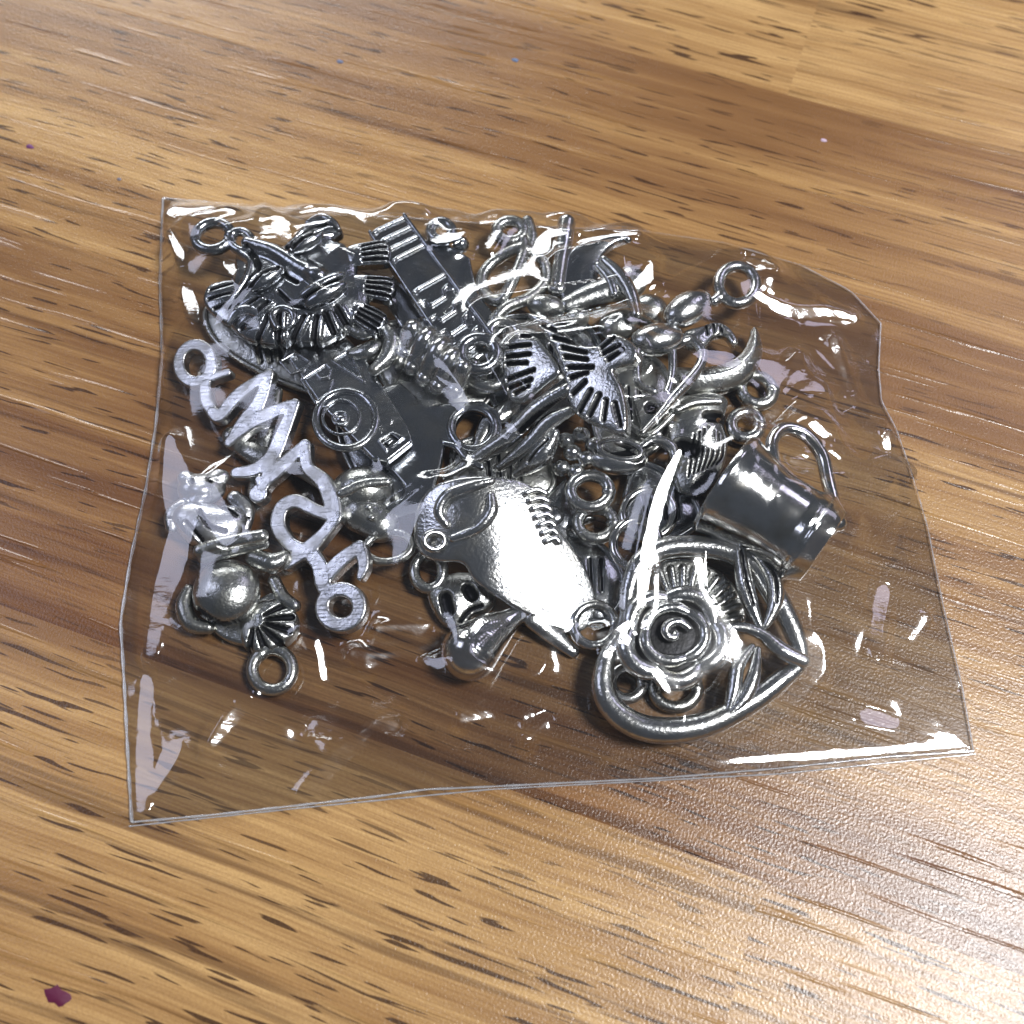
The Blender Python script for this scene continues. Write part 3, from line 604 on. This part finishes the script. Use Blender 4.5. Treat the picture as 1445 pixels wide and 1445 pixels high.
# bright plate
Z_ = Charm('medallion_charm', 'broad polished plate charm catching the lamp, with scrolls and a coil edge', 'charm', (715, 800), 1.7, slope_to((745, 830), 4, LAMP_A, .98), m=M_SIL)
Z_.part('plate', .16, 1.5).poly([(592, 748), (604, 706), (640, 688), (700, 688), (752, 704), (786, 760), (818, 806), (836, 852), (832, 886), (806, 904), (768, 892), (718, 866), (672, 832), (655, 806), (620, 800), (598, 784)], 0, 12, 4, True, dome=7, dw=45, bend=(712, .0030, 780)).build()
Z_.part('scroll', .14).line([(632, 752, -2), (622, 734, -4), (634, 712, 0), (664, 702, 10), (690, 696, 17)], [6, 8, 9, 9, 6], z=4).build()
Z_.part('scroll', .14).line([(640, 772, 3), (672, 760, 14), (690, 738, 18), (690, 716, 18)], [6, 8, 9, 6], z=12).build()
Z_.part('boss', .14).ring((616, 774), 14, 5, -6, 12).build()
for i in range(7): Z_.part('coil', .12).line([(738 + i * 4.5, 712 + i * 11), (752 + i * 4, 708 + i * 11), (764 + i * 3, 713 + i * 11)], 4.8, z=19).build()
Z_.part('tail_fin', .14).line([(752, 884), (780, 906), (806, 928)], [14, 13, 9], z=4, fl=.6).build(); Z_.done()
# skull bow
sk_ = Charm('skull_charm', 'small skull charm with dark eye sockets and a side loop', 'charm', (645, 845), 0.5, m=M_PEW)
sk_.part('skull', .13, 2).poly([(604, 838), (626, 818), (656, 812), (690, 820), (700, 850), (686, 868), (668, 872), (660, 886), (636, 890), (616, 872)], 0, 16, 5, True, dome=16, dw=16).groove([(630, 852), (634, 868)], 9.5, depth=12).groove([(662, 840), (667, 848)], 9, depth=12).groove([(650, 884), (664, 868), (680, 862)], 3, 27).build()
sk_.part('loop', .14).ring((606, 812), 20, 8, 18, 24).build(); sk_.done()
dr = Charm('teardrop_charm', 'smooth rounded teardrop charm at the front of the pile', 'charm', (685, 915), 0.4, m=M_BRI)
dr.part('drop', .15).line([(665, 930, 37), (690, 906, 32), (716, 886, 27), (742, 868, 24)], [40, 30, 18, 12], sm=True).build()
dr.part('stalk', .14).line([(742, 868, 24), (760, 852, 22)], [9, 8]).build(); dr.done()
# cap with two dots and oval loop
ca_ = Charm('thimble_charm', 'domed thimble charm with dotted band and oval open foot', 'charm', (535, 745), 0.5, m=M_PEW)
ca_.part('dome', .14).blob((516, 706), 44, 36, 34, 26).build(); ca_.part('band', .14).line([(490, 720), (520, 708), (552, 704)], [8, 10, 8], z=52).build()
ca_.part('neck', .14).line([(515, 735), (540, 752)], [30, 26], z=26, fl=.8).build()
for c in ((527, 738), (531, 752)): ca_.part('dot', .12).blob(c, 6, 5, 5, 50).build()
ca_.part('foot_ring', .13).ring((552, 785), 32, 6, 30, 20, -8).build(); ca_.done()
# pieces deep in the pile
lf = Charm('leaf_charm', 'narrow leaf charm wedged between hook eye and bird tail', 'charm', (712, 590), 0.8, m=M_SIL)
lf.part('blade', .14).line([(738, 556), (716, 584), (690, 604), (672, 640)], [8, 15, 14, 6], z=14, fl=.6).build(); lf.part('stalk', .14).line([(672, 640), (660, 660)], 5, z=12).build(); lf.done()
cr = Charm('cross_charm', 'plain bar charm buried beneath the word charm', 'charm', (360, 640), 0.4, m=M_PEW)
cr.part('upright', .16).line([(330, 620), (370, 648), (420, 660), (460, 690)], [14, 18, 16, 10], z=12, fl=.6).build(); cr.part('arm', .16).line([(392, 560), (384, 600), (372, 650), (362, 700)], [10, 12, 12, 10], z=12, fl=.7).build(); cr.done()
st = Charm('star_charm', 'flat star charm mostly buried between medallion and links', 'charm', (780, 740), 0.4, m=M_DARK)
st.part('star', .16).poly([(780 + (62 if i % 2 == 0 else 30) * math.cos(i * math.pi / 5), 735 + (62 if i % 2 == 0 else 30) * math.sin(i * math.pi / 5)) for i in range(10)], 0, 14, 4, dome=6).build()
st.part('boss', .14).blob((780, 735), 16, 15, 8, 18).build(); st.done()

for k_, (pts, lab) in enumerate((([(640, 640), (700, 622), (760, 640), (780, 690), (730, 720), (660, 710)], 'plain dark tag charm at the bottom of the pile under the forked bird tail'),
        ([(700, 470), (760, 455), (830, 470), (850, 540), (780, 600), (700, 580)], 'plain dark disc charm at the bottom of the pile under the feathered wings'),
        ([(850, 500), (930, 520), (950, 600), (900, 650), (840, 620)], 'plain dark shield charm beneath the small square frame charm'),
        ([(480, 600), (560, 590), (610, 640), (600, 720), (520, 700)], 'plain dark oval charm beneath the flat hook charm'),
        ([(540, 470), (620, 470), (700, 520), (680, 580), (600, 590), (540, 540)], 'plain dark blank charm beneath the ribbed barrel charm'),
        ([(760, 760), (840, 770), (880, 830), (850, 880), (790, 850)], 'plain dark drop charm beneath the thin ring by the heart'),
        ([(300, 440), (400, 450), (480, 500), (470, 560), (390, 540), (310, 490)], 'plain dark leaf charm beneath the carnival face and plaque'),
        ([(900, 660), (960, 690), (985, 740), (930, 770), (880, 730)], 'plain dark rounded charm beneath the wire chain links'))):
    cx = sum(p[0] for p in pts) / len(pts); cy_ = sum(p[1] for p in pts) / len(pts)
    tg = Charm('tag_charm', lab, 'charm', (cx, cy_), .3, (random.uniform(-.04, .04), random.uniform(-.04, .04)), m=M_DARK if k_ % 2 else M_PEW)
    q = tg.part('plate', .18, 1.5).poly(pts, 0, 10, 4, True, dome=8, dw=14)
    for i in range(4): q.groove([(cx - 26 + i * 16, cy_ - 22), (cx - 20 + i * 14, cy_ + 22)], 3)
    q.build(); tg.part('rim', .16).line(pts, 4.5, z=11, closed=True).build(); tg.done()

# ------------------------------------------------------------------ the clear bag: a draped, creased film over the charms
def film_mat(name, tint, rough, gain):
    m, nt = mat(name); L = nt.links.new
    out = N(nt, 'ShaderNodeOutputMaterial'); mx = N(nt, 'ShaderNodeMixShader'); L(mx.outputs[0], out.inputs[0])
    tr = N(nt, 'ShaderNodeBsdfTransparent'); tr.inputs[0].default_value = (*tint, 1)
    gl = N(nt, 'ShaderNodeBsdfGlossy'); gl.inputs['Roughness'].default_value = rough; gl.inputs[0].default_value = (1, 1, 1, 1)
    g2 = N(nt, 'ShaderNodeBsdfGlossy'); g2.inputs['Roughness'].default_value = .20; gm = N(nt, 'ShaderNodeMixShader'); gm.inputs[0].default_value = .16   # fine scuffs blur part of the gloss
    tc = N(nt, 'ShaderNodeTexCoord'); mp = N(nt, 'ShaderNodeMapping'); mp.inputs['Scale'].default_value = (900, 2200, 900); mp.inputs['Rotation'].default_value = (0, 0, .9); L(tc.outputs['Object'], mp.inputs[0])
    ns = N(nt, 'ShaderNodeTexNoise'); ns.inputs['Scale'].default_value = 1.0; ns.inputs['Detail'].default_value = 4; L(mp.outputs[0], ns.inputs['Vector'])
    bm = N(nt, 'ShaderNodeBump'); bm.inputs['Strength'].default_value = .5; bm.inputs['Distance'].default_value = .00003; L(ns.outputs[0], bm.inputs['Height']); L(bm.outputs[0], gl.inputs['Normal']); L(bm.outputs[0], g2.inputs['Normal'])
    L(gl.outputs[0], gm.inputs[1]); L(g2.outputs[0], gm.inputs[2]); L(tr.outputs[0], mx.inputs[1]); L(gm.outputs[0], mx.inputs[2])
    ge = N(nt, 'ShaderNodeNewGeometry'); dp = N(nt, 'ShaderNodeVectorMath', operation='DOT_PRODUCT'); L(ge.outputs['Normal'], dp.inputs[0]); L(ge.outputs['Incoming'], dp.inputs[1])
    c = math_(nt, 'SUBTRACT', 1.0, math_(nt, 'ABSOLUTE', dp.outputs['Value']))
    F0 = math_(nt, 'MULTIPLY_ADD', math_(nt, 'POWER', c, 5.0), 0.955, 0.045)                      # both faces of a thin sheet
    F0 = math_(nt, 'DIVIDE', math_(nt, 'MULTIPLY', F0, 2.0 * gain), math_(nt, 'ADD', F0, 1.0))
    L(math_(nt, 'MINIMUM', F0, 1.0), mx.inputs[0]); return m
M_FILM = film_mat('clear_film', (0.90, 0.90, 0.905), 0.06, 1.0)
M_EDGE = film_mat('film_edge', (0.88, 0.88, 0.89), 0.12, 2.0)
def _edge_scatter():                       # a cut film edge scatters light
    nt = M_EDGE.node_tree; L = nt.links.new; out = [n for n in nt.nodes if n.type == 'OUTPUT_MATERIAL'][0]; src = out.inputs[0].links[0].from_socket
    df = N(nt, 'ShaderNodeBsdfDiffuse'); df.inputs[0].default_value = (.8, .8, .83, 1); mx = N(nt, 'ShaderNodeMixShader'); mx.inputs[0].default_value = .22; L(src, mx.inputs[1]); L(df.outputs[0], mx.inputs[2]); L(mx.outputs[0], out.inputs[0])
_edge_scatter()
G_ = 0.25; Bx0, Bx1, By0, By1 = -66., 72., -50., 50.
gx = np.arange(Bx0, Bx1 + G_ / 2, G_); gy = np.arange(By0, By1 + G_ / 2, G_); NX, NY = len(gx), len(gy)
GX, GY = np.meshgrid(gx, gy, indexing='ij')
TOP = [(230, 279), (330, 288), (520, 303), (720, 318), (900, 325), (1020, 342), (1130, 374), (1200, 410), (1243, 456)]
RIGHT = [(1243, 456), (1240, 520), (1244, 566), (1264, 604), (1284, 660), (1308, 740), (1330, 850), (1358, 970), (1374, 1060)]
BOT = [(1374, 1060), (1250, 1068), (1100, 1084), (930, 1098), (690, 1110), (600, 1114), (530, 1124), (425, 1136), (300, 1150), (186, 1160)]
LEFT = [(186, 1160), (180, 1060), (175, 960), (170, 878), (184, 790), (206, 690), (220, 600), (229, 500), (226, 400), (230, 279)]
def resample(pts, n, smooth=False):
    P = spline(pts) if smooth else np.array(pts, float); d = np.r_[0, np.cumsum(np.hypot(*np.diff(P[:, :2], axis=0).T))]; t = np.linspace(0, d[-1], n)
    return np.stack([np.interp(t, d, P[:, i]) for i in range(P.shape[1])], 1)
def side(pts, n): return resample([table(x, y, .3)[:2] for x, y in pts], n)
OUT = np.vstack([side(s, 60)[:-1] for s in (TOP, RIGHT, BOT, LEFT)])
SD = -poly_sd(GX, GY, OUT)                                     # mm inside the outline
ob = np.zeros((NX, NY))
for v in OBST:
    i = np.clip(((v[:, 0] - Bx0) / G_ + .5).astype(int), 1, NX - 2); j = np.clip(((v[:, 1] - By0) / G_ + .5).astype(int), 1, NY - 2)
    np.maximum.at(ob, (i, j), v[:, 2])
def dil(a):
    b = a.copy()
    b[1:] = np.maximum(b[1:], a[:-1]); b[:-1] = np.maximum(b[:-1], a[1:]); c = b.copy()
    b[:, 1:] = np.maximum(b[:, 1:], c[:, :-1]); b[:, :-1] = np.maximum(b[:, :-1], c[:, 1:]); return b
ob = dil(ob)
def blur(a, n):
    for _ in range(n):
        b = np.pad(a, 1, mode='edge'); a = (b[1:-1, 1:-1] * 4 + (b[:-2, 1:-1] + b[2:, 1:-1] + b[1:-1, :-2] + b[1:-1, 2:]) * 2 + b[:-2, :-2] + b[2:, 2:] + b[:-2, 2:] + b[2:, :-2]) / 16
    return a
def upsize(a, shp):
    xi = np.linspace(0, a.shape[0] - 1, shp[0]); yi = np.linspace(0, a.shape[1] - 1, shp[1])
    x0 = np.minimum(xi.astype(int), a.shape[0] - 2); y0 = np.minimum(yi.astype(int), a.shape[1] - 2); fx = (xi - x0)[:, None]; fy = (yi - y0)[None]
    return (a[x0][:, y0] * (1 - fx) + a[x0 + 1][:, y0] * fx) * (1 - fy) + (a[x0][:, y0 + 1] * (1 - fx) + a[x0 + 1][:, y0 + 1] * fx) * fy
EDGE = 0.35
obw = ob
for _ in range(4): obw = dil(obw)                            # taut film bridges the gaps between neighbouring charms
hh_ = None
for s in (8, 4, 2, 1):
    nx, ny = -(-NX // s), -(-NY // s)
    o = np.zeros((nx * s, ny * s)); o[:NX, :NY] = obw; o = o.reshape(nx, s, ny, s).max((1, 3))
    ins = SD[::s, ::s][:nx, :ny] > 0
    o = np.where(o > 0, o + .15, 0)
    hh_ = np.full((nx, ny), EDGE) if hh_ is None else upsize(hh_, (nx, ny))
    for _ in range(260 if s > 1 else 60):
        a = hh_.copy(); a[1:-1, 1:-1] = .25 * (hh_[:-2, 1:-1] + hh_[2:, 1:-1] + hh_[1:-1, :-2] + hh_[1:-1, 2:])
        hh_ = np.where(ins, np.maximum(a - .035 * (G_ * s) ** 2 / 4, np.maximum(o, .2)), EDGE)
h0 = blur(hh_, 16) + .95 * np.clip(SD / 5, 0, 1) ** .7
def vnoise(cell, seed):
    r = np.random.default_rng(seed); n1, n2 = int((Bx1 - Bx0) / cell) + 3, int((By1 - By0) / cell) + 3
    g = r.standard_normal((n1, n2)); x = (GX - Bx0) / cell; y = (GY - By0) / cell; i, j = x.astype(int), y.astype(int); fx, fy = x - i, y - j
    fx = fx * fx * fx * (fx * (6 * fx - 15) + 10); fy = fy * fy * fy * (fy * (6 * fy - 15) + 10)
    return (g[i, j] * (1 - fx) + g[i + 1, j] * fx) * (1 - fy) + (g[i, j + 1] * (1 - fx) + g[i + 1, j + 1] * fx) * fy
edge_f = np.clip(SD / 3, 0, 1)
# sheet folds: random straight creases, each a soft roof line, kept short
r_ = np.random.default_rng(5); cr_h = np.zeros_like(h0)
for _ in range(150):
    cx, cy_ = r_.uniform(-50, 58), r_.uniform(-40, 42); a = r_.uniform(0, math.pi); Ln = r_.uniform(3, 14); am = r_.uniform(-.16, .26); wd_ = r_.uniform(.45, 1.8)
    u_ = (GX - cx) * math.cos(a) + (GY - cy_) * math.sin(a); v_ = -(GX - cx) * math.sin(a) + (GY - cy_) * math.cos(a)
    cr_h += am * np.maximum(0, 1 - np.abs(v_) / wd_) * np.maximum(0, 1 - (u_ / Ln) ** 2) ** 2
h0 = h0 + edge_f * (vnoise(9, 1) * .22 + vnoise(4.2, 2) * .07 + cr_h)
# facets that lean to a lamp: (pixel path, half width px, lamp)
A, B_, C_, D = LAMP_A, LAMP_B, LAMP_C, LAMP_D
FAC = [([(956, 640), (944, 668), (930, 705), (916, 760), (906, 805), (904, 850)], [3, 9, 11, 10, 8, 8], A), ([(904, 850), (892, 872), (868, 890), (842, 896)], [6, 5, 5, 3], A),
       ([(1068, 412), (1100, 432), (1130, 440), (1165, 440), (1205, 450)], [4, 9, 9, 8, 3], A), ([(1250, 452), (1236, 480), (1226, 508)], [2, 5, 4], A), ([(1175, 480), (1188, 515), (1201, 548)], [2, 5, 3], A),
       ([(1128, 500), (1110, 535), (1080, 588)], [2, 4, 2], A), ([(1236, 652), (1262, 654), (1280, 672)], [4, 9, 6], A), ([(1252, 628), (1256, 610)], [9, 5], A), ([(1150, 600), (1164, 614)], [9, 7], A), ([(1172, 636), (1186, 648)], [7, 4], A),
       ([(1205, 560), (1190, 575)], [3, 3], A), ([(1330, 870), (1338, 905), (1352, 965)], [4, 6, 2], A), ([(1308, 872), (1290, 900)], [4, 3], A),
       ([(700, 1102), (830, 1096), (930, 1089), (1040, 1074), (1160, 1066), (1260, 1058), (1355, 1050)], [4, 5, 6, 7, 8, 7, 4], A),
       ([(425, 1128), (462, 1084), (505, 1045), (532, 1024), (560, 1024)], [4, 10, 7, 6, 5], A), ([(446, 905), (452, 930), (455, 958)], [4, 6, 4], A), ([(432, 915), (424, 905)], [4, 4], A), ([(496, 924), (560, 925), (616, 908)], [3, 4, 3], A),
       ([(532, 888), (604, 883)], [3, 3], A), ([(520, 938), (530, 937)], [8, 5], A), ([(345, 1000), (328, 1012), (300, 1050)], [5, 9, 3], A), ([(650, 1018), (690, 1010)], [5, 4], A), ([(760, 870), (800, 880)], [8, 8], A),
       ([(945, 600), (952, 628)], [2, 4], A), ([(1120, 650), (1180, 660)], [3, 3], A), ([(1090, 585), (1130, 540)], [2, 2], A), ([(868, 905), (850, 925)], [3, 3], A), ([(1015, 760), (1040, 770)], [3, 3], A),
       ([(240, 300), (262, 300), (300, 296)], [8, 12, 10], B_), ([(240, 330), (252, 355), (256, 376)], [6, 8, 3], B_), ([(262, 408), (268, 430), (274, 452)], [9, 10, 6], B_), ([(365, 338), (378, 302)], [4, 3], B_), ([(380, 303), (400, 332), (392, 345)], [3, 10, 6], B_),
       ([(320, 330), (396, 328)], [3, 3], B_), ([(320, 372), (330, 390)], [7, 5], B_), ([(420, 306), (470, 303), (540, 310), (600, 318)], [4, 5, 4, 3], B_), ([(608, 316), (624, 334), (650, 330)], [12, 16, 8], B_), ([(700, 328), (690, 350)], [9, 6], B_),
       ([(766, 352), (772, 332), (800, 330)], [12, 10, 5], B_), ([(820, 340), (900, 331)], [5, 3], B_), ([(908, 396), (918, 374)], [14, 6], B_), ([(928, 412), (934, 408)], [5, 4], B_), ([(1056, 366), (1092, 378)], [5, 6], B_), ([(860, 455), (890, 462)], [4, 4], B_),
       ([(205, 960), (203, 1040), (200, 1140)], [9, 11, 9], C_), ([(215, 1115), (240, 1070), (250, 1055)], [8, 12, 8], C_), ([(238, 620), (248, 680), (256, 740)], [8, 24, 20], C_), ([(256, 740), (240, 800), (224, 850), (210, 920)], [18, 20, 14, 8], C_), ([(290, 700), (320, 750)], [22, 18], C_),
       ([(1075, 512), (1105, 528), (1160, 546)], [8, 22, 8], D), ([(1165, 658), (1210, 662), (1250, 672), (1215, 690), (1180, 700)], [5, 9, 10, 7, 5], D), ([(1246, 836), (1240, 880), (1238, 930)], [14, 11, 4], D), ([(1225, 1012), (1258, 1020)], [14, 12], D),
       ([(440, 1024), (520, 1040), (610, 1068), (680, 1102)], [6, 7, 8, 4], C_), ([(620, 940), (600, 935)], [8, 4], C_), ([(750, 566), (820, 572), (900, 570), (940, 560)], [10, 12, 8, 8], D), ([(855, 468), (890, 452), (920, 458)], [4, 7, 4], D), ([(240, 880), (300, 920), (350, 985)], [6, 6, 4], C_),
       ([(1040, 800), (1080, 850), (1105, 905)], [44, 50, 44], (.10, .20)), ([(1125, 930), (1070, 985), (1000, 1020)], [40, 36, 30], (.02, .16)), ([(800, 380), (850, 370)], [30, 30], (.0, .10)), ([(420, 350), (490, 375)], [22, 22], (.02, .10)), ([(700, 905), (740, 930)], [26, 26], (0, .0)), ([(690, 560), (650, 500), (600, 460)], [24, 24, 20], (.0, .02)), ([(560, 640), (620, 640)], [24, 24], (.03, .02)), ([(690, 440), (770, 425), (860, 410)], [28, 28, 24], (0, -.02)), ([(455, 830), (490, 870)], [30, 30], (0, .10)), ([(400, 360), (470, 380), (530, 420)], [22, 26, 22], (0, .03)), ([(750, 500), (800, 540), (850, 590)], [40, 44, 40], (.0, .02)), ([(820, 510), (880, 510)], [30, 26], (0, .0)), ([(990, 500), (1030, 506)], [7, 6], D), ([(770, 1010), (745, 1040)], [6, 5], D)]
hmap = h0
def hs(p):
    i = int(np.clip((p[0] - Bx0) / G_, 0, NX - 1)); j = int(np.clip((p[1] - By0) / G_, 0, NY - 1)); return hmap[i, j]
for pts, hw, lamp in FAC:
    if isinstance(lamp, tuple): continue
    Q = np.array([(*table(q[0], q[1], hs(table(q[0], q[1], .5)))[:2], hw[k_] * .082, 0) for k_, q in enumerate(pts)])
    d, rr, _z = seg_dist(GX, GY, Q, Q[:, 2], Q[:, 3]); h0 = h0 + .55 * edge_f * np.exp(-(d / (rr + .9)) ** 2)
FAC.sort(key=lambda q: 0 if isinstance(q[2], tuple) else 3 if q[2] is A else 2 if q[2] is B_ else 1)
hmap = h0.copy()
for rnd_ in (0, 1):                                   # the second round puts the facets where the solved film really is
    Tx = np.gradient(h0, G_, axis=0); Ty = np.gradient(h0, G_, axis=1); Wt = np.ones_like(h0)
    for pts, hw, lamp in FAC:
        Q = []
        for k_, q in enumerate(pts):
            z = .5
            for _ in range(3): z = hs(table(q[0], q[1], z))
            p = table(q[0], q[1], z); Q.append((p[0], p[1], max(hw[k_], 5.0 if lamp is A else 2) * .082, z))
        Q = spline(Q, False, 4) if len(Q) > 2 else np.array(Q)
        lo_ = Q[:, :2].min(0) - 3; hi_ = Q[:, :2].max(0) + 3
        i0, j0 = max(0, int((lo_[0] - Bx0) / G_)), max(0, int((lo_[1] - By0) / G_)); i1, j1 = min(NX, int((hi_[0] - Bx0) / G_) + 1), min(NY, int((hi_[1] - By0) / G_) + 1)
        sl = (slice(i0, i1), slice(j0, j1)); d, rr, _z = seg_dist(GX[sl], GY[sl], Q, Q[:, 2], Q[:, 3])
        mk = np.clip((rr * 1.0 - d) / .35 + .5, 0, 1)
        if isinstance(lamp, tuple):                       # film lying flat on the charm below
            Tx[sl] = Tx[sl] * (1 - mk) + mk * lamp[0]; Ty[sl] = Ty[sl] * (1 - mk) + mk * lamp[1]; Wt[sl] = np.maximum(Wt[sl], 1 + 110 * mk); continue
        Pp = np.stack([GX[sl], GY[sl], hmap[sl]], -1); a = lamp - Pp; a /= np.linalg.norm(a, axis=-1, keepdims=True); b = CAM - Pp; b /= np.linalg.norm(b, axis=-1, keepdims=True); hv = a + b
        wob = r_.uniform(-.02, .02, 2)
        Tx[sl] = Tx[sl] * (1 - mk) + mk * (-hv[..., 0] / hv[..., 2] + wob[0]); Ty[sl] = Ty[sl] * (1 - mk) + mk * (-hv[..., 1] / hv[..., 2] + wob[1])
        Wt[sl] = np.maximum(Wt[sl], 1 + 150 * mk)
    Tx += np.where(Wt > 5, vnoise(1.1, 21) * .018 + vnoise(.55, 22) * .012, 0); Ty += np.where(Wt > 5, vnoise(1.1, 23) * .018 + vnoise(.55, 24) * .012, 0)
    Wx = .5 * (Wt[1:] + Wt[:-1]); Wy = .5 * (Wt[:, 1:] + Wt[:, :-1]); gxm = .5 * (Tx[1:] + Tx[:-1]) * G_; gym = .5 * (Ty[:, 1:] + Ty[:, :-1]) * G_
    inside = SD > .1; floor_ = np.where(ob > 0, ob + .14, .18)
    AN = np.full_like(h0, .02); tgt = h0.copy(); x = hmap.copy()
    def lap(h):
        r = AN * h; ex = Wx * (h[1:] - h[:-1]); ey = Wy * (h[:, 1:] - h[:, :-1])
        r[1:] += ex; r[:-1] -= ex; r[:, 1:] += ey; r[:, :-1] -= ey; return np.where(inside, r, 0)
    for pas in range(2 if rnd_ == 0 else 3):
        rhs = AN * tgt; ex = Wx * gxm; ey = Wy * gym; rhs[1:] += ex; rhs[:-1] -= ex; rhs[:, 1:] += ey; rhs[:, :-1] -= ey
        dg = AN.copy(); dg[1:] += Wx; dg[:-1] += Wx; dg[:, 1:] += Wy; dg[:, :-1] += Wy
        res = np.where(inside, np.where(inside, rhs, 0) - lap(x), 0); zz = res / dg; pp = zz.copy(); rz = (res * zz).sum()
        for _ in range(280):
            Ap = lap(pp); al = rz / (pp * Ap).sum(); x += al * pp; res -= al * Ap; zz = res / dg; rn = (res * zz).sum(); pp = zz + rn / rz * pp; rz = rn
        bad = inside & (x < floor_); AN = np.where(bad, 1.5, AN); tgt = np.where(bad, floor_ + .08, tgt)
    hmap = x.copy()
hf = np.maximum(x, np.where(ob > 0, ob + .08, .16)); hf = np.where(inside, hf, EDGE)
hf = np.where(x < floor_ + .1, blur(hf, 1), hf)
def sample(F, X, Y):
    x_ = np.clip((X - Bx0) / G_, 0, NX - 1.001); y_ = np.clip((Y - By0) / G_, 0, NY - 1.001); i, j = x_.astype(int), y_.astype(int); fx, fy = x_ - i, y_ - j
    return (F[i, j] * (1 - fx) + F[i + 1, j] * fx) * (1 - fy) + (F[i, j + 1] * (1 - fx) + F[i + 1, j + 1] * fx) * fy
def coons(t, r, b, l, nu, nv):
    T, R_s, Bm, Lf = side(t, nu), side(r, nv), side(b[::-1], nu), side(l[::-1], nv); u = np.linspace(0, 1, nu)[:, None, None]; v = np.linspace(0, 1, nv)[None, :, None]
    S = (1 - v) * T[:, None] + v * Bm[:, None] + (1 - u) * Lf[None] + u * R_s[None]
    return S - ((1 - u) * (1 - v) * T[0] + u * (1 - v) * T[-1] + (1 - u) * v * Bm[0] + u * v * Bm[-1])
def sheet(name, S, Z, m, parent):
    nu, nv = Z.shape; V = np.concatenate([S, Z[..., None]], -1).reshape(-1, 3) * MM
    i = (np.arange(nu - 1)[:, None] * nv + np.arange(nv - 1)[None]).ravel(); Q = np.stack([i, i + 1, i + nv + 1, i + nv], 1)
    me = bpy.data.meshes.new(name); me.vertices.add(len(V)); me.vertices.foreach_set('co', V.astype(np.float32).ravel()); me.loops.add(Q.size); me.loops.foreach_set('vertex_index', Q.ravel().astype(np.int32))
    me.polygons.add(len(Q)); me.polygons.foreach_set('loop_start', (np.arange(len(Q)) * 4).astype(np.int32)); me.update(calc_edges=True); me.polygons.foreach_set('use_smooth', np.ones(len(Q), bool))
    me.materials.append(m); o_ = bpy.data.objects.new(name, me); COL.objects.link(o_); o_.parent = parent; return o_
bag = bpy.data.objects.new('plastic_bag', None); COL.objects.link(bag); bag['label'] = 'crinkled clear plastic bag holding the pile of silver charms'; bag['category'] = 'bag'
S = coons(TOP, RIGHT, BOT, LEFT, 600, 460)
sheet('front_film', S, sample(hf, S[..., 0], S[..., 1]), M_FILM, bag)
BOT2 = [(1376, 1064), (1100, 1092), (690, 1114), (425, 1140), (182, 1166)]; LEFT2 = [(182, 1166)] + LEFT[1:]; RIGHT2 = RIGHT[:-1] + [(1376, 1064)]
S2 = coons(TOP, RIGHT2, BOT2, LEFT2, 110, 85)
sheet('back_film', S2, .09 + .05 * np.sin(S2[..., 0] * .9) * np.sin(S2[..., 1] * .7), M_FILM, bag)
def edge(name, pts, r, z):
    P = resample([(*table(x_, y_, z)[:2], z) for x_, y_ in pts], 90); V, Fc = [], []
    for i, p in enumerate(P):
        t = P[min(i + 1, 89)] - P[max(i - 1, 0)]; t /= np.linalg.norm(t); s_ = np.cross(t, [0, 0, 1]); s_ /= np.linalg.norm(s_); n_ = np.cross(s_, t)
        for k_ in range(6):
            a = k_ * math.pi / 3; V.append((p + r * (1 + .25 * math.sin(i * 1.7)) * (1.6 * s_ * math.cos(a) + n_ * math.sin(a))) * MM)
        if i: Fc += [(6 * i - 6 + k_, 6 * i - 6 + (k_ + 1) % 6, 6 * i + (k_ + 1) % 6, 6 * i + k_) for k_ in range(6)]
    mesh_obj(name, V, Fc, M_EDGE, bag)
edge('side_seal', LEFT, .13, .35); edge('side_seal', RIGHT, .06, .35); edge('bottom_fold', TOP, .06, .35); edge('mouth_edge', BOT, .08, .36); edge('mouth_edge', BOT2, .06, .12)

# ------------------------------------------------------------------ dried specks on the table
def speck(label, px, py, rad, col, seed):
    r2 = np.random.default_rng(seed); m, nt = mat('speck'); o_ = N(nt, 'ShaderNodeOutputMaterial'); p_ = N(nt, 'ShaderNodeBsdfPrincipled'); nt.links.new(p_.outputs[0], o_.inputs[0])
    p_.inputs['Base Color'].default_value = (*col, 1); p_.inputs['Roughness'].default_value = .6
    c = table(px, py); n = 16; V = [(0, 0, .0002)]; F = []
    for ring in (.6, 1.0):
        for k in range(n):
            a = k * 2 * math.pi / n; q = rad * MM * ring * (.75 + .45 * r2.random()); V.append((q * 1.35 * math.cos(a), q * .8 * math.sin(a), .00016 if ring < 1 else .00002))
    for k in range(n):
        F.append((0, 1 + k, 1 + (k + 1) % n)); F.append((1 + k, 1 + n + k, 1 + n + (k + 1) % n, 1 + (k + 1) % n))
    o = mesh_obj('paint_speck', V, F, m); o.location = Vector(c * MM); o.rotation_euler[2] = -.4; o['label'] = label; o['category'] = 'speck'; o['group'] = 'dried specks on the table'
speck('largest dried speck on the wood, deep magenta', 82, 1406, 1.1, (.08, .003, .028), 3)
speck('tiny purple speck on the wood, among dark grain dashes', 42, 207, .45, (.12, .03, .12), 4)
speck('tiny slate blue speck on bare wood beyond the face charm', 480, 87, .42, (.12, .15, .24), 5)
speck('tiny blue speck on bare wood beyond the long bar charm', 727, 85, .42, (.10, .16, .28), 6)
speck('pale lilac speck on the light wood strip', 1162, 198, .35, (.5, .38, .48), 7)
speck('faint grey speck on the wood left of the bag', 168, 253, .3, (.16, .15, .18), 8)
